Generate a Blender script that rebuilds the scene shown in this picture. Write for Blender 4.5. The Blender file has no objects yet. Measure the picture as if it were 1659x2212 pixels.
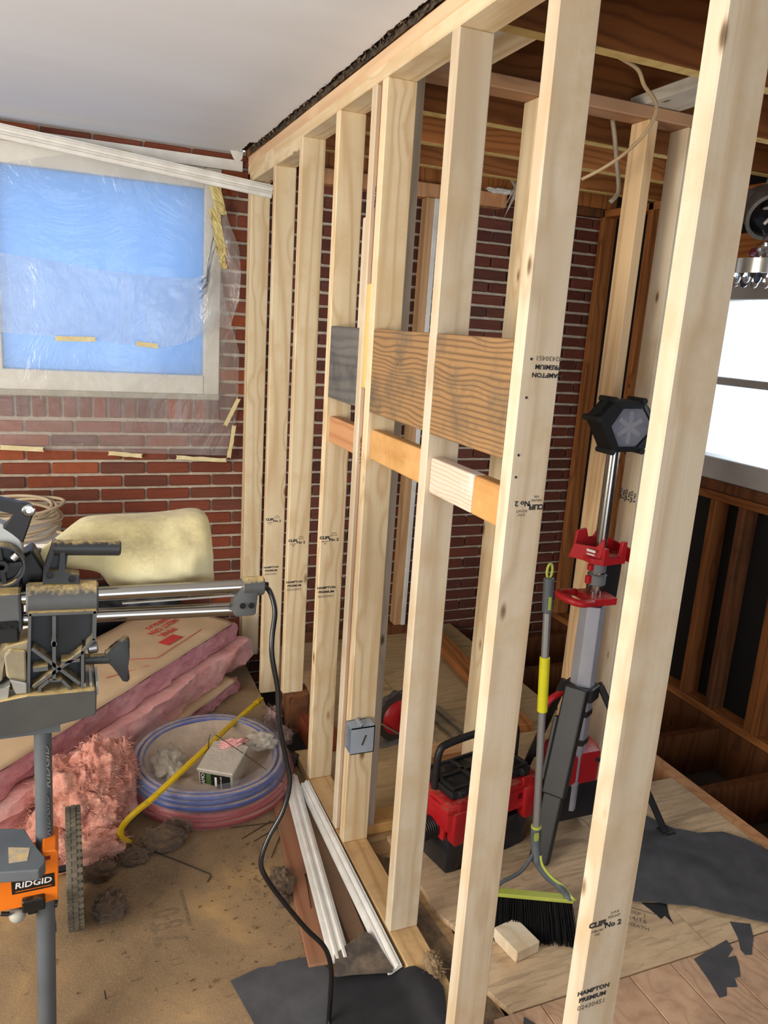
import bpy, bmesh, math, random
from mathutils import Vector, Matrix, noise as mnoise
random.seed(7)
S = bpy.context.scene
COL = S.collection

# ---------------------------------------------------------------- camera
cam_d = bpy.data.cameras.new('camera')
cam = bpy.data.objects.new('camera', cam_d)
COL.objects.link(cam)
cam_d.sensor_fit = 'VERTICAL'
cam_d.sensor_height = 36.0
cam_d.lens = 36.0 * 1663.0 / 2212.0
cam_d.clip_start = 0.05
cam.matrix_world = Matrix(((0.925001, 0.030252, -0.378759, -0.823),
                           (-0.37459, 0.239673, -0.895678, 0.0),
                           (0.063683, 0.970382, 0.23303, 1.74),
                           (0, 0, 0, 1)))
S.camera = cam

# ---------------------------------------------------------------- sky, daylight, exposure
W = bpy.data.worlds.new('sky')
S.world = W
W.use_nodes = True
bg = W.node_tree.nodes['Background']
bg.inputs['Color'].default_value = (0.72, 0.86, 1.0, 1)
bg.inputs['Strength'].default_value = 2.2

def area(name, loc, target, sx, sy, power, col):
    d = bpy.data.lights.new(name, 'AREA')
    d.shape = 'RECTANGLE'
    d.size, d.size_y, d.energy, d.color = sx, sy, power, col
    o = bpy.data.objects.new(name, d)
    COL.objects.link(o)
    o.location = loc
    o.rotation_euler = (Vector(target) - Vector(loc)).to_track_quat('-Z', 'Y').to_euler()
    return o

area('daylight_side_window', (-3.25, 0.65, 1.45), (0, 1.5, 1.6), 1.9, 1.5, 150, (1.0, 0.90, 0.76))
area('daylight_rear_door', (-0.6, -2.9, 1.25), (-0.3, 2.0, 1.9), 2.6, 2.0, 46, (0.98, 0.98, 1.0))
area('daylight_right_window', (2.26, 2.2, 1.6), (0.8, 2.2, 1.2), 1.3, 0.75, 20, (0.90, 0.95, 1.0))
area('daylight_covered_window', (-0.95, 4.16, 1.86), (-0.95, 2.0, 1.5), 1.4, 0.8, 9, (0.74, 0.86, 1.0))

S.view_settings.view_transform = 'Standard'
S.view_settings.look = 'None'
S.view_settings.gamma = 1.0
S.view_settings.use_curve_mapping = False
S.view_settings.exposure = -0.12
S.cycles.max_bounces = 7
S.cycles.diffuse_bounces = 4
S.cycles.glossy_bounces = 3
S.cycles.transparent_max_bounces = 10
S.cycles.transmission_bounces = 5
S.cycles.sample_clamp_indirect = 4.0
S.cycles.caustics_reflective = False
S.cycles.caustics_refractive = False

# ---------------------------------------------------------------- helpers: objects
WM = {}

def base_of(o):
    return WM.get(o.name, Matrix.Identity(4)) if o else Matrix.Identity(4)

def thing(name, label, cat, loc, group=None, kind=None, parent=None):
    o = bpy.data.objects.new(name, None)
    COL.objects.link(o)
    o.empty_display_size = 0.05
    m = Matrix.Translation(Vector(loc))
    WM[o.name] = m
    if parent:
        o.parent = parent
        m = base_of(parent).inverted() @ m
    o.matrix_basis = m
    if label: o['label'] = label
    if cat: o['category'] = cat
    if group: o['group'] = group
    if kind: o['kind'] = kind
    return o

def tag(o, label, cat, group=None, kind=None):
    if label: o['label'] = label
    if cat: o['category'] = cat
    if group: o['group'] = group
    if kind: o['kind'] = kind
    return o

def link(name, me, parent=None, mw=None):
    o = bpy.data.objects.new(name, me)
    COL.objects.link(o)
    mw = mw or Matrix.Identity(4)
    WM[o.name] = mw
    if parent:
        o.parent = parent
        o.matrix_basis = base_of(parent).inverted() @ mw
    else:
        o.matrix_basis = mw
    return o

def frame(p0, p1, side):
    """matrix: local Z from p0 towards p1, local X close to side"""
    p0, p1 = Vector(p0), Vector(p1)
    z = (p1 - p0).normalized()
    x = Vector(side)
    x = (x - z * x.dot(z)).normalized()
    y = z.cross(x)
    m = Matrix.Identity(4)
    for i in range(3):
        m[i][0], m[i][1], m[i][2], m[i][3] = x[i], y[i], z[i], p0[i]
    return m

class MB:
    """collects shapes in one bmesh"""
    def __init__(self):
        self.bm = bmesh.new()
        self.smooth = False

    def face(self, vs):
        try:
            return self.bm.faces.new(vs)
        except ValueError:
            return None

    def box(self, lo, hi, m=None, bevel=0.0):
        lo, hi = Vector(lo), Vector(hi)
        vs = [self.bm.verts.new((x, y, z)) for z in (lo.z, hi.z) for y in (lo.y, hi.y) for x in (lo.x, hi.x)]
        fs = [self.face([vs[i] for i in f]) for f in ((0, 2, 3, 1), (4, 5, 7, 6), (0, 1, 5, 4), (2, 6, 7, 3), (0, 4, 6, 2), (1, 3, 7, 5))]
        if bevel > 0:
            es = {e for f in fs for e in f.edges}
            r = bmesh.ops.bevel(self.bm, geom=list(es), offset=bevel, segments=2 if bevel > 0.004 else 1, affect='EDGES', profile=0.5)
            vs = list({v for f in r['faces'] for v in f.verts} | {v for v in vs if v.is_valid})
        if m is not None:
            bmesh.ops.transform(self.bm, matrix=m, verts=vs)
        return self

    def cbox(self, c, s, m=None, bevel=0.0):
        c, s = Vector(c), Vector(s) * 0.5
        return self.box(c - s, c + s, m, bevel)

    def beam(self, p0, p1, w, t, side=(1, 0, 0), bevel=0.0):
        L = (Vector(p1) - Vector(p0)).length
        return self.box((-w / 2, -t / 2, 0), (w / 2, t / 2, L), frame(p0, p1, side), bevel)

    def prism(self, pts, d0, d1, m=None, bevel=0.0):
        """outline pts (u, v) extruded along local z from d0 to d1"""
        a = [self.bm.verts.new((u, v, d0)) for u, v in pts]
        b = [self.bm.verts.new((u, v, d1)) for u, v in pts]
        n = len(pts)
        area2 = sum(pts[i][0] * pts[(i + 1) % n][1] - pts[(i + 1) % n][0] * pts[i][1] for i in range(n))
        flip = (area2 < 0) != (d1 < d0)
        fs = [self.face(a if flip else a[::-1]), self.face(b[::-1] if flip else b)]
        for i in range(n):
            j = (i + 1) % n
            q = [a[i], a[j], b[j], b[i]]
            fs.append(self.face(q[::-1] if flip else q))
        vs = a + b
        if bevel > 0:
            es = {e for f in fs if f for e in f.edges}
            r = bmesh.ops.bevel(self.bm, geom=list(es), offset=bevel, segments=2, affect='EDGES', profile=0.5)
            vs = list({v for f in r['faces'] for v in f.verts} | {v for v in vs if v.is_valid})
        if m is not None:
            bmesh.ops.transform(self.bm, matrix=m, verts=vs)
        return self

    def lathe(self, prof, m=None, n=24, cap=True, arc=1.0):
        """prof [(r, z)] round local z"""
        rings = []
        full = arc >= 0.999
        k = n if full else n + 1
        for r, z in prof:
            rings.append([self.bm.verts.new((r * math.cos(arc * 2 * math.pi * i / n), r * math.sin(arc * 2 * math.pi * i / n), z)) for i in range(k)])
        for a, b in zip(rings, rings[1:]):
            for i in range(n):
                j = (i + 1) % k
                self.face([a[i], a[j], b[j], b[i]])
        if cap and full:
            self.face(rings[0][::-1])
            self.face(rings[-1])
        if m is not None:
            bmesh.ops.transform(self.bm, matrix=m, verts=[v for r in rings for v in r])
        return self

    def cyl(self, p0, p1, r, r2=None, n=20, bev=0.0):
        L = (Vector(p1) - Vector(p0)).length
        r2 = r if r2 is None else r2
        d = (Vector(p1) - Vector(p0)).normalized()
        side = (1, 0, 0) if abs(d.x) < 0.9 else (0, 1, 0)
        prof = [(r, 0), (r2, L)]
        if bev > 0:
            prof = [(r - bev, 0), (r, bev), (r2, L - bev), (r2 - bev, L)]
        return self.lathe(prof, frame(p0, p1, side), n)

    def tube(self, path, r, n=10, closed=False, cap=True):
        """round tube along a list of points; r number or list"""
        P = [Vector(p) for p in path]
        k = len(P)
        rr = r if isinstance(r, (list, tuple)) else [r] * k
        rings = []
        nrm = None
        for i in range(k):
            if closed:
                t = (P[(i + 1) % k] - P[i - 1]).normalized()
            else:
                t = (P[min(i + 1, k - 1)] - P[max(i - 1, 0)]).normalized()
            if nrm is None:
                a = Vector((0, 0, 1)) if abs(t.z) < 0.9 else Vector((1, 0, 0))
                nrm = (a - t * a.dot(t)).normalized()
            else:
                nrm = (nrm - t * nrm.dot(t))
                nrm = nrm.normalized() if nrm.length > 1e-6 else t.orthogonal().normalized()
            b = t.cross(nrm)
            rings.append([self.bm.verts.new(P[i] + (nrm * math.cos(2 * math.pi * q / n) + b * math.sin(2 * math.pi * q / n)) * rr[i]) for q in range(n)])
        for i in range(k if closed else k - 1):
            A, B = rings[i], rings[(i + 1) % k]
            for q in range(n):
                w = (q + 1) % n
                self.face([A[q], A[w], B[w], B[q]])
        if cap and not closed:
            self.face(rings[0][::-1])
            self.face(rings[-1])
        return self

    def grid(self, fn, nu, nv):
        """fn(u, v) -> point for u, v in 0..1"""
        g = [[self.bm.verts.new(fn(i / nu, j / nv)) for i in range(nu + 1)] for j in range(nv + 1)]
        for j in range(nv):
            for i in range(nu):
                self.face([g[j][i], g[j][i + 1], g[j + 1][i + 1], g[j + 1][i]])
        return self

    def solid(self, thick):
        """gives an open sheet its thickness"""
        bmesh.ops.recalc_face_normals(self.bm, faces=self.bm.faces[:])
        bmesh.ops.solidify(self.bm, geom=self.bm.faces[:], thickness=thick)
        return self

    def build(self, name, mat, parent=None, m=None, smooth=False, center=True, fix=True):
        bm = self.bm
        if fix:
            bmesh.ops.recalc_face_normals(bm, faces=bm.faces[:])
        me = bpy.data.meshes.new(name)
        off = Vector((0, 0, 0))
        if center and m is None and bm.verts:
            xs = [v.co for v in bm.verts]
            lo = Vector([min(c[i] for c in xs) for i in range(3)])
            hi = Vector([max(c[i] for c in xs) for i in range(3)])
            off = Vector(((lo.x + hi.x) / 2, (lo.y + hi.y) / 2, lo.z))
            bmesh.ops.translate(bm, vec=-off, verts=bm.verts[:])
            m = Matrix.Translation(off)
        bm.to_mesh(me)
        bm.free()
        if mat: me.materials.append(mat)
        if smooth:
            me.shade_smooth()
            if smooth != 'all':
                me.set_sharp_from_angle(angle=math.radians(smooth if smooth > 1 else 40))
        return link(name, me, parent, m)

def lumber(name, p0, p1, w, t, side, mat, parent=None, bevel=0.003):
    """a stick of timber with its grain along local z; w measured along side, t across it"""
    L = (Vector(p1) - Vector(p0)).length
    b = MB().box((-w / 2, -t / 2, 0), (w / 2, t / 2, L), bevel=bevel)
    return b.build(name, mat, parent, frame(p0, p1, side))

def catmull(pts, n=8, closed=False):
    P = [Vector(p) for p in pts]
    out = []
    k = len(P)
    for i in range(k if closed else k - 1):
        if closed:
            a, b, c, d = P[i - 1], P[i], P[(i + 1) % k], P[(i + 2) % k]
        else:
            a, b, c, d = P[max(i - 1, 0)], P[i], P[i + 1], P[min(i + 2, k - 1)]
        for q in range(n):
            t = q / n
            out.append(0.5 * ((2 * b) + (c - a) * t + (2 * a - 5 * b + 4 * c - d) * t * t + (3 * b - a - 3 * c + d) * t ** 3))
    if not closed:
        out.append(P[-1])
    return out

def text(name, body, size, m, mat, parent=None, align='CENTER', ext=0.0003, sx=1.0, shear=0.0, bold=0.0):
    c = bpy.data.curves.new(name, 'FONT')
    c.body = body
    c.size = size
    c.align_x = align
    c.align_y = 'CENTER'
    c.extrude = ext
    c.shear = shear
    c.offset = bold
    c.resolution_u = 2
    tmp = bpy.data.objects.new('letters', c)
    me = bpy.data.meshes.new_from_object(tmp)
    bpy.data.objects.remove(tmp)
    bpy.data.curves.remove(c)
    me.materials.clear()
    me.materials.append(mat)
    me.name = name
    return link(name, me, parent, m @ Matrix.Diagonal((sx, 1, 1, 1)))

def plane_m(origin, xdir, ydir):
    x = Vector(xdir).normalized()
    y = Vector(ydir)
    y = (y - x * y.dot(x)).normalized()
    z = x.cross(y)
    m = Matrix.Identity(4)
    for i in range(3):
        m[i][0], m[i][1], m[i][2], m[i][3] = x[i], y[i], z[i], origin[i]
    return m

# ---------------------------------------------------------------- helpers: materials
def lin(c):
    return tuple((v / 12.92 if v <= 0.04045 else ((v + 0.055) / 1.055) ** 2.4) for v in [x / 255 for x in c[:3]]) + (1.0,)

class N:
    def __init__(self, name):
        self.m = bpy.data.materials.new(name)
        self.m.use_nodes = True
        self.t = self.m.node_tree
        self.b = self.t.nodes['Principled BSDF']
        self.out = self.t.nodes['Material Output']

    def n(self, typ, ins=None, **kw):
        x = self.t.nodes.new(typ)
        for k, v in kw.items():
            setattr(x, k, v)
        for k, v in (ins or {}).items():
            self.set(x.inputs[k], v)
        return x

    def set(self, sock, v):
        if hasattr(v, 'links') or hasattr(v, 'is_output'):
            self.t.links.new(v, sock)
        elif isinstance(v, bpy.types.Node):
            self.t.links.new(v.outputs[0], sock)
        else:
            sock.default_value = v

    def math(self, op, a, b=0.0, c=0.0):
        x = self.n('ShaderNodeMath', operation=op)
        for i, v in enumerate((a, b, c)):
            self.set(x.inputs[i], v)
        return x.outputs[0]

    def mix(self, f, a, b, blend='MIX'):
        x = self.n('ShaderNodeMix', data_type='RGBA', blend_type=blend)
        self.set(x.inputs[0], f)
        self.set(x.inputs[6], a)
        self.set(x.inputs[7], b)
        return x.outputs[2]

    def coord(self, kind='Object', scale=(1, 1, 1), loc=None):
        tc = self.n('ShaderNodeTexCoord')
        mp = self.n('ShaderNodeMapping')
        self.set(mp.inputs['Vector'], tc.outputs[kind])
        mp.inputs['Scale'].default_value = scale
        if loc is not None:
            self.set(mp.inputs['Location'], loc)
        return mp.outputs[0]

    def rnd(self):
        return self.n('ShaderNodeObjectInfo').outputs['Random']

    def noise(self, vec, scale, detail=5, rough=0.55, dist=0.0):
        x = self.n('ShaderNodeTexNoise', {'Vector': vec, 'Scale': scale, 'Detail': detail, 'Roughness': rough, 'Distortion': dist})
        return x.outputs['Fac']

    def ramp(self, f, stops, interp='LINEAR'):
        x = self.n('ShaderNodeValToRGB')
        cr = x.color_ramp
        cr.interpolation = interp
        while len(cr.elements) < len(stops):
            cr.elements.new(0.5)
        for e, (p, c) in zip(cr.elements, stops):
            e.position = p
            e.color = c if len(c) == 4 else lin(c)
        self.set(x.inputs[0], f)
        return x.outputs[0]

    def bump(self, h, dist=0.002, strength=0.6):
        x = self.n('ShaderNodeBump', {'Height': h, 'Distance': dist, 'Strength': strength})
        self.set(self.b.inputs['Normal'], x.outputs[0])

    def P(self, **kw):
        names = dict(color='Base Color', rough='Roughness', metal='Metallic', alpha='Alpha', trans='Transmission Weight', ior='IOR', spec='Specular IOR Level',
                     coat='Coat Weight', coatr='Coat Roughness', em='Emission Color', ems='Emission Strength', sheen='Sheen Weight', sss='Subsurface Weight')
        for k, v in kw.items():
            self.set(self.b.inputs[names[k]], v)
        return self.m

def plain(name, c, c2=None, scale=9.0, stretch=(1, 1, 1), rough=0.6, metal=0.0, bump=0.0, bscale=60.0, dust=None, rnd=0.0, spec=0.4, detail=5):
    """mottled surface; dust = (colour, amount, scale) settles on upward faces"""
    k = N(name)
    v = k.coord('Object', stretch)
    c2 = c2 or tuple(x * 0.86 for x in c)
    f = k.noise(v, scale, detail)
    col = k.ramp(f, [(0.32, c2), (0.68, c)])
    if rnd:
        r = k.math('MULTIPLY_ADD', k.rnd(), 2 * rnd, 1 - rnd)
        hsv = k.n('ShaderNodeHueSaturation', {'Value': r, 'Color': col})
        col = hsv.outputs[0]
    if dust:
        g = k.n('ShaderNodeNewGeometry')
        s = k.n('ShaderNodeSeparateXYZ', {0: g.outputs['Normal']})
        up = k.math('MULTIPLY', k.math('MAXIMUM', s.outputs[2], 0.12), dust[1])
        q = k.math('MULTIPLY', k.noise(k.coord('Object'), dust[2], 8, 0.7), up)
        msk = k.ramp(q, [(0.22, (0, 0, 0)), (0.42, (255, 255, 255))])
        col = k.mix(msk, col, lin(dust[0]))
    if bump:
        k.bump(k.noise(k.coord('Object', stretch), bscale, 4), bump, 0.7)
    return k.P(color=col, rough=rough, metal=metal, spec=spec)

def wood(name, light, dark, ring=26.0, knot=1.0, rnd=0.10, rough=0.72, grime=None, grain=0.6, bump=0.0006, warp=1.9, lin_=4.0):
    """timber with growth rings running along local z, knots and a little variation per stick"""
    k = N(name)
    r = k.rnd()
    off = k.n('ShaderNodeCombineXYZ', {0: k.math('MULTIPLY', r, 37.0), 1: k.math('MULTIPLY', r, 91.0), 2: k.math('MULTIPLY', r, 53.0)}).outputs[0]
    v = k.coord('Object', (1, 1, 1), off)
    vz = k.n('ShaderNodeVectorMath', {0: v, 1: (1, 1, 0.085)}, operation='MULTIPLY').outputs[0]
    # knots: one cell per third of a metre or so
    kv = k.n('ShaderNodeVectorMath', {0: v, 1: (11.0, 11.0, 4.2)}, operation='MULTIPLY').outputs[0]
    vor = k.n('ShaderNodeTexVoronoi', {'Vector': kv, 'Scale': 1.0, 'Randomness': 1.0}, feature='F1')
    d = vor.outputs['Distance']
    w = k.noise(vz, 5.0, 2, 0.5)
    pull = k.ramp(d, [(0.0, (255, 255, 255)), (0.42, (0, 0, 0))])
    sx_ = k.n('ShaderNodeSeparateXYZ', {0: v}).outputs[0]
    base = k.math('ADD', k.math('MULTIPLY', w, warp), k.math('MULTIPLY_ADD', pull, 0.22 * knot, k.math('MULTIPLY', sx_, lin_)))
    fine = k.noise(k.n('ShaderNodeVectorMath', {0: v, 1: (1, 1, 0.02)}, operation='MULTIPLY').outputs[0], 90.0, 3, 0.6)
    ph = k.math('MULTIPLY_ADD', base, ring, k.math('MULTIPLY', fine, 1.1))
    s = k.math('MULTIPLY_ADD', k.math('SINE', ph), 0.5, 0.5)
    s = k.math('POWER', s, 2.4)
    tone = k.math('MULTIPLY_ADD', s, grain * 0.62, k.math('MULTIPLY', fine, 0.34))
    big = k.noise(vz, 9.0, 4)
    tone = k.math('ADD', tone, k.math('MULTIPLY_ADD', big, 0.5, -0.25))
    mid = tuple((a * 2 + b) / 3 for a, b in zip(light, dark))
    col = k.ramp(tone, [(0.05, light), (0.45, mid), (0.95, dark)])
    if knot:
        km = k.ramp(d, [(0.0, (255, 255, 255)), (0.055 * knot, (255, 255, 255)), (0.11 * knot, (0, 0, 0))])
        kc = k.ramp(d, [(0.0, tuple(x * 0.34 for x in dark)), (0.05 * knot, tuple(x * 0.72 for x in dark)), (0.1 * knot, dark)])
        col = k.mix(km, col, kc)
    if grime:
        gm = k.ramp(k.noise(v, 7.0, 8, 0.65), [(0.48, (0, 0, 0)), (0.66, (255, 255, 255))])
        col = k.mix(k.math('MULTIPLY', gm, grime[1]), col, lin(grime[0]))
    hsv = k.n('ShaderNodeHueSaturation', {'Value': k.math('MULTIPLY_ADD', k.math('FRACT', k.math('MULTIPLY', r, 17.0)), 2 * rnd, 1 - rnd), 'Color': col})
    if bump:
        k.bump(k.math('ADD', s, fine), bump, 0.5)
    return k.P(color=hsv.outputs[0], rough=rough, spec=0.25)

# ---------------------------------------------------------------- materials
PINE = wood('new_pine', (228, 211, 178), (184, 148, 102), ring=24, knot=1.25, rnd=0.07, grain=0.62, grime=((206, 176, 132), 0.5))
PINE_B = wood('new_spruce', (222, 209, 186), (182, 156, 122), ring=15, knot=1.1, rnd=0.06, grain=0.6, grime=((200, 172, 130), 0.5))
OLDWOOD = wood('old_fir', (172, 110, 60), (104, 56, 26), ring=30, knot=0.7, rnd=0.16, grain=0.7)
JOIST = wood('old_joist', (138, 84, 42), (82, 44, 20), ring=30, knot=0.7, rnd=0.14, grain=0.7)
PINKISH = wood('reddish_fir', (214, 162, 116), (172, 110, 70), ring=28, knot=0.6, rnd=0.06)
GREYWOOD = wood('weathered_grey_board', (112, 109, 104), (66, 65, 65), ring=44, knot=0.3, rnd=0.05, grain=0.6, warp=1.2, lin_=5.0, grime=((66, 64, 62), 0.7))
FLOORJOIST = wood('shaded_floor_joist', (104, 62, 32), (60, 32, 16), ring=30, knot=0.7, rnd=0.1, grain=0.7)  # old dark brown, painted darker still for the low light in the bay
BARNWOOD = wood('weathered_brown_board', (172, 134, 90), (92, 72, 54), ring=70, knot=0.45, rnd=0.05, grain=0.8, grime=((100, 90, 76), 0.85), warp=0.45, lin_=7.0)
TANBOARD = wood('tan_offcut_board', (206, 160, 98), (168, 112, 58), ring=14, knot=0.6, rnd=0.03, grime=((226, 178, 120), 0.6))
WHITEWASH = wood('paint_worn_board', (226, 206, 190), (190, 140, 104), ring=90, knot=0.3, rnd=0.02, grime=((234, 226, 220), 0.9), warp=0.5, lin_=8.0)
DARKTIMBER = wood('dark_old_timber', (120, 74, 44), (58, 34, 20), ring=26, knot=0.6, rnd=0.1, grime=((64, 48, 36), 0.6))
INK = plain('stamp_ink', (62, 60, 62), rough=0.8)
INKFAINT = plain('faint_stamp_ink', (128, 118, 104), rough=0.8)
MORTAR = plain('mortar', (204, 190, 172), (178, 162, 144), scale=30, rough=0.95, bump=0.002, bscale=160)
DRYWALL = plain('ceiling_paint', (231, 236, 244), (225, 230, 239), scale=1.6, stretch=(0.4, 2.2, 1), rough=0.9)
WHITE = plain('white_paint', (232, 231, 226), (214, 211, 204), scale=14, rough=0.5)
OFFWHITE = plain('window_vinyl', (222, 219, 210), (205, 201, 190), scale=8, rough=0.45)
BLACKSHEET = plain('black_sheathing', (15, 15, 17), (9, 9, 10), scale=5, rough=0.7)
FELT = plain('roofing_felt', (82, 82, 86), (66, 66, 70), scale=14, rough=0.85, bump=0.0008, bscale=220, dust=((110, 100, 90), 0.34, 16))
FELTBLACK = plain('black_roofing_felt', (38, 38, 41), (28, 28, 31), scale=14, rough=0.8, bump=0.0008, bscale=220, dust=((90, 82, 72), 0.32, 16))

def brick_mat(name, tones):
    k = N(name)
    r = k.rnd()
    v = k.coord('Object')
    r2 = k.math('FRACT', k.math('MULTIPLY', r, 13.7))
    off = k.n('ShaderNodeVectorMath', {0: v, 1: k.n('ShaderNodeCombineXYZ', {0: k.math('MULTIPLY', r, 50.0), 1: r2, 2: r}).outputs[0]}, operation='ADD').outputs[0]
    col = k.ramp(r, tones)
    n = k.noise(off, 26, 7, 0.62)
    col = k.mix(k.ramp(n, [(0.42, (0, 0, 0)), (0.72, (170, 170, 170))]), col, lin((70, 40, 36)))
    st = k.noise(k.n('ShaderNodeVectorMath', {0: off, 1: (10, 10, 150)}, operation='MULTIPLY').outputs[0], 1.0, 3)
    col = k.mix(k.math('MULTIPLY', st, 0.25), col, lin((190, 110, 74)))
    hsv = k.n('ShaderNodeHueSaturation', {'Value': k.math('MULTIPLY_ADD', r2, 0.4, 0.8), 'Color': col})
    k.bump(n, 0.003, 0.6)
    return k.P(color=hsv.outputs[0], rough=0.75, spec=0.3)
BRICK = brick_mat('red_brick', [(0.0, (72, 46, 43)), (0.2, (92, 47, 37)), (0.45, (112, 51, 35)), (0.7, (126, 60, 37)), (0.88, (138, 70, 40)), (1.0, (84, 56, 51))])
BRICKM = brick_mat('shaded_maroon_brick', [(0.0, (54, 34, 36)), (0.25, (66, 34, 32)), (0.5, (78, 38, 33)), (0.75, (86, 42, 34)), (1.0, (60, 40, 42))])  # right-hand bricks: maroon of their own, darkened further for the dimmer light there

def osb_mat(name, c=(182, 156, 124), dusty=0.5):
    k = N(name)
    tc = k.n('ShaderNodeTexCoord').outputs['Object']
    def flake(ang, sc, seed):
        mp = k.n('ShaderNodeMapping', {'Vector': tc})
        mp.inputs['Rotation'].default_value = (0, 0, ang)
        mp.inputs['Scale'].default_value = sc
        mp.inputs['Location'].default_value = (seed, seed * 2, 0)
        vo = k.n('ShaderNodeTexVoronoi', {'Vector': mp.outputs[0], 'Scale': 1.0})
        gr = k.noise(mp.outputs[0], 3.0, 4, 0.6)
        return k.math('MULTIPLY_ADD', k.n('ShaderNodeSeparateColor', {0: vo.outputs['Color']}).outputs[0], 0.6, k.math('MULTIPLY', gr, 0.4))
    a, b_, c_ = flake(0.45, (9, 75, 30), 1.0), flake(-0.5, (11, 62, 30), 5.0), flake(1.3, (10, 80, 30), 9.0)
    sel = k.noise(tc, 15, 2)
    f = k.math('MULTIPLY_ADD', a, 0.45, k.math('MULTIPLY_ADD', b_, 0.35, k.math('MULTIPLY', c_, 0.2)))
    t = lambda q: tuple(min(255, x * q) for x in c)
    col = k.ramp(f, [(0.25, t(0.84)), (0.42, t(0.96)), (0.58, t(1.06)), (0.8, t(0.9))])
    d = k.ramp(k.noise(tc, 2.6, 9, 0.62), [(0.40, (0, 0, 0)), (0.66, (255, 255, 255))])
    col = k.mix(k.math('MULTIPLY', d, dusty), col, lin((158, 132, 102)))
    spk = k.ramp(k.noise(tc, 60, 5, 0.7), [(0.66, (0, 0, 0)), (0.72, (255, 255, 255))])
    col = k.mix(k.math('MULTIPLY', spk, 0.35), col, lin((96, 74, 54)))
    k.bump(k.math('ADD', f, k.math('MULTIPLY', k.noise(tc, 90, 3), 0.5)), 0.0012, 0.5)
    return k.P(color=col, rough=0.85, spec=0.2)
OSB = osb_mat('strand_board', (208, 181, 147))
OSB_DUSTY = osb_mat('dusty_strand_board', (176, 146, 104), 0.7)

def sub_floor():
    k = N('sawdust_covered_plywood')
    tc = k.n('ShaderNodeTexCoord').outputs['Object']
    a = k.noise(tc, 2.1, 8, 0.6, 0.4)
    col = k.ramp(a, [(0.3, (98, 83, 67)), (0.46, (128, 108, 84)), (0.60, (150, 125, 95)), (0.72, (186, 152, 104))])
    g = k.noise(tc, 160, 4, 0.75)
    col = k.mix(k.ramp(g, [(0.5, (0, 0, 0)), (0.68, (200, 200, 200))]), col, lin((176, 148, 110)))
    s = k.noise(tc, 34, 6, 0.7)
    col = k.mix(k.ramp(s, [(0.61, (0, 0, 0)), (0.70, (230, 230, 230))]), col, lin((90, 70, 52)))
    foot = k.noise(tc, 5.5, 3)
    col = k.mix(k.ramp(foot, [(0.55, (0, 0, 0)), (0.70, (130, 130, 130))]), col, lin((104, 92, 80)))
    k.bump(k.math('ADD', k.math('MULTIPLY', a, 2.0), g), 0.003, 0.55)
    return k.P(color=col, rough=0.92, spec=0.15)
SUBFLOOR = sub_floor()
PLANK = wood('old_floor_plank', (204, 168, 138), (172, 132, 102), ring=34, knot=0.5, rnd=0.07, grime=((140, 110, 88), 0.5))

# ---------------------------------------------------------------- floor
floor = thing('floor', 'dusty subfloor of boards and strand sheets with an open joist bay', None, (0, 1.5, 0), kind='structure')
MB().box((-3.4, -3.0, -0.02), (-0.002, 0.62, 0)).build('plywood_sheet', SUBFLOOR, floor)
MB().box((-3.4, 0.622, -0.02), (-0.002, 3.9, 0)).build('plywood_sheet', SUBFLOOR, floor)
MB().box((0, -3.0, -0.03), (0.2, 2.62, -0.001)).build('plywood_sheet', OSB_DUSTY, floor)
# strand sheet with a chewed edge beside the sill
edge = [(0.215, 1.368), (0.185, 1.45), (0.205, 1.53), (0.19, 1.62), (0.205, 1.68), (0.178, 1.76), (0.182, 1.86), (0.165, 1.95), (0.176, 2.03), (0.17, 2.13)]
MB().prism(edge + [(0.90, 2.13), (0.90, 1.368)], 0.0, 0.018).build('strand_sheet', OSB, floor)
MB().box((0.903, 1.368, 0.0), (1.44, 2.13, 0.018)).build('strand_sheet', OSB, floor)
MB().box((0.10, 2.134, 0.0), (0.62, 3.88, 0.018)).build('strand_sheet', OSB_DUSTY, floor)
MB().box((0.623, 2.134, 0.0), (1.30, 2.9, 0.018)).build('strand_sheet', OSB_DUSTY, floor)
MB().box((0.623, 2.903, 0.0), (1.30, 3.88, 0.018)).build('strand_sheet', OSB_DUSTY, floor)
for i in range(13):
    x0 = 0.155 + i * 0.146
    MB().box((x0, -3.0, 0.0), (x0 + 0.1435, 1.364, 0.018), bevel=0.0015).build('floor_plank', PLANK, floor)
for y in (-0.35, 0.05, 0.45, 0.85, 1.25, 1.65, 2.05, 2.45, 2.85, 3.25, 3.65):
    MB().box((1.31 if y > 2.2 else 1.45, y, -0.235), (2.03, y + 0.04, -0.02 if y > 1.4 else -0.002)).build('floor_joist', FLOORJOIST, floor)
MB().box((1.445, 1.37, -0.22), (1.50, 2.44, 0.018)).build('edge_joist', PINKISH, floor)
MB().box((1.262, 2.14, -0.22), (1.298, 3.88, -0.002)).build('edge_joist', PINKISH, floor)
MB().box((2.03, -3.0, -0.24), (2.07, 3.9, -0.001)).build('rim_board', FLOORJOIST, floor)
MB().box((-3.4, -3.0, -0.30), (2.2, 4.0, -0.245)).build('lower_ceiling_board', plain('lower_ceiling', (104, 100, 98), (74, 66, 58), scale=3), floor)

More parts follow.
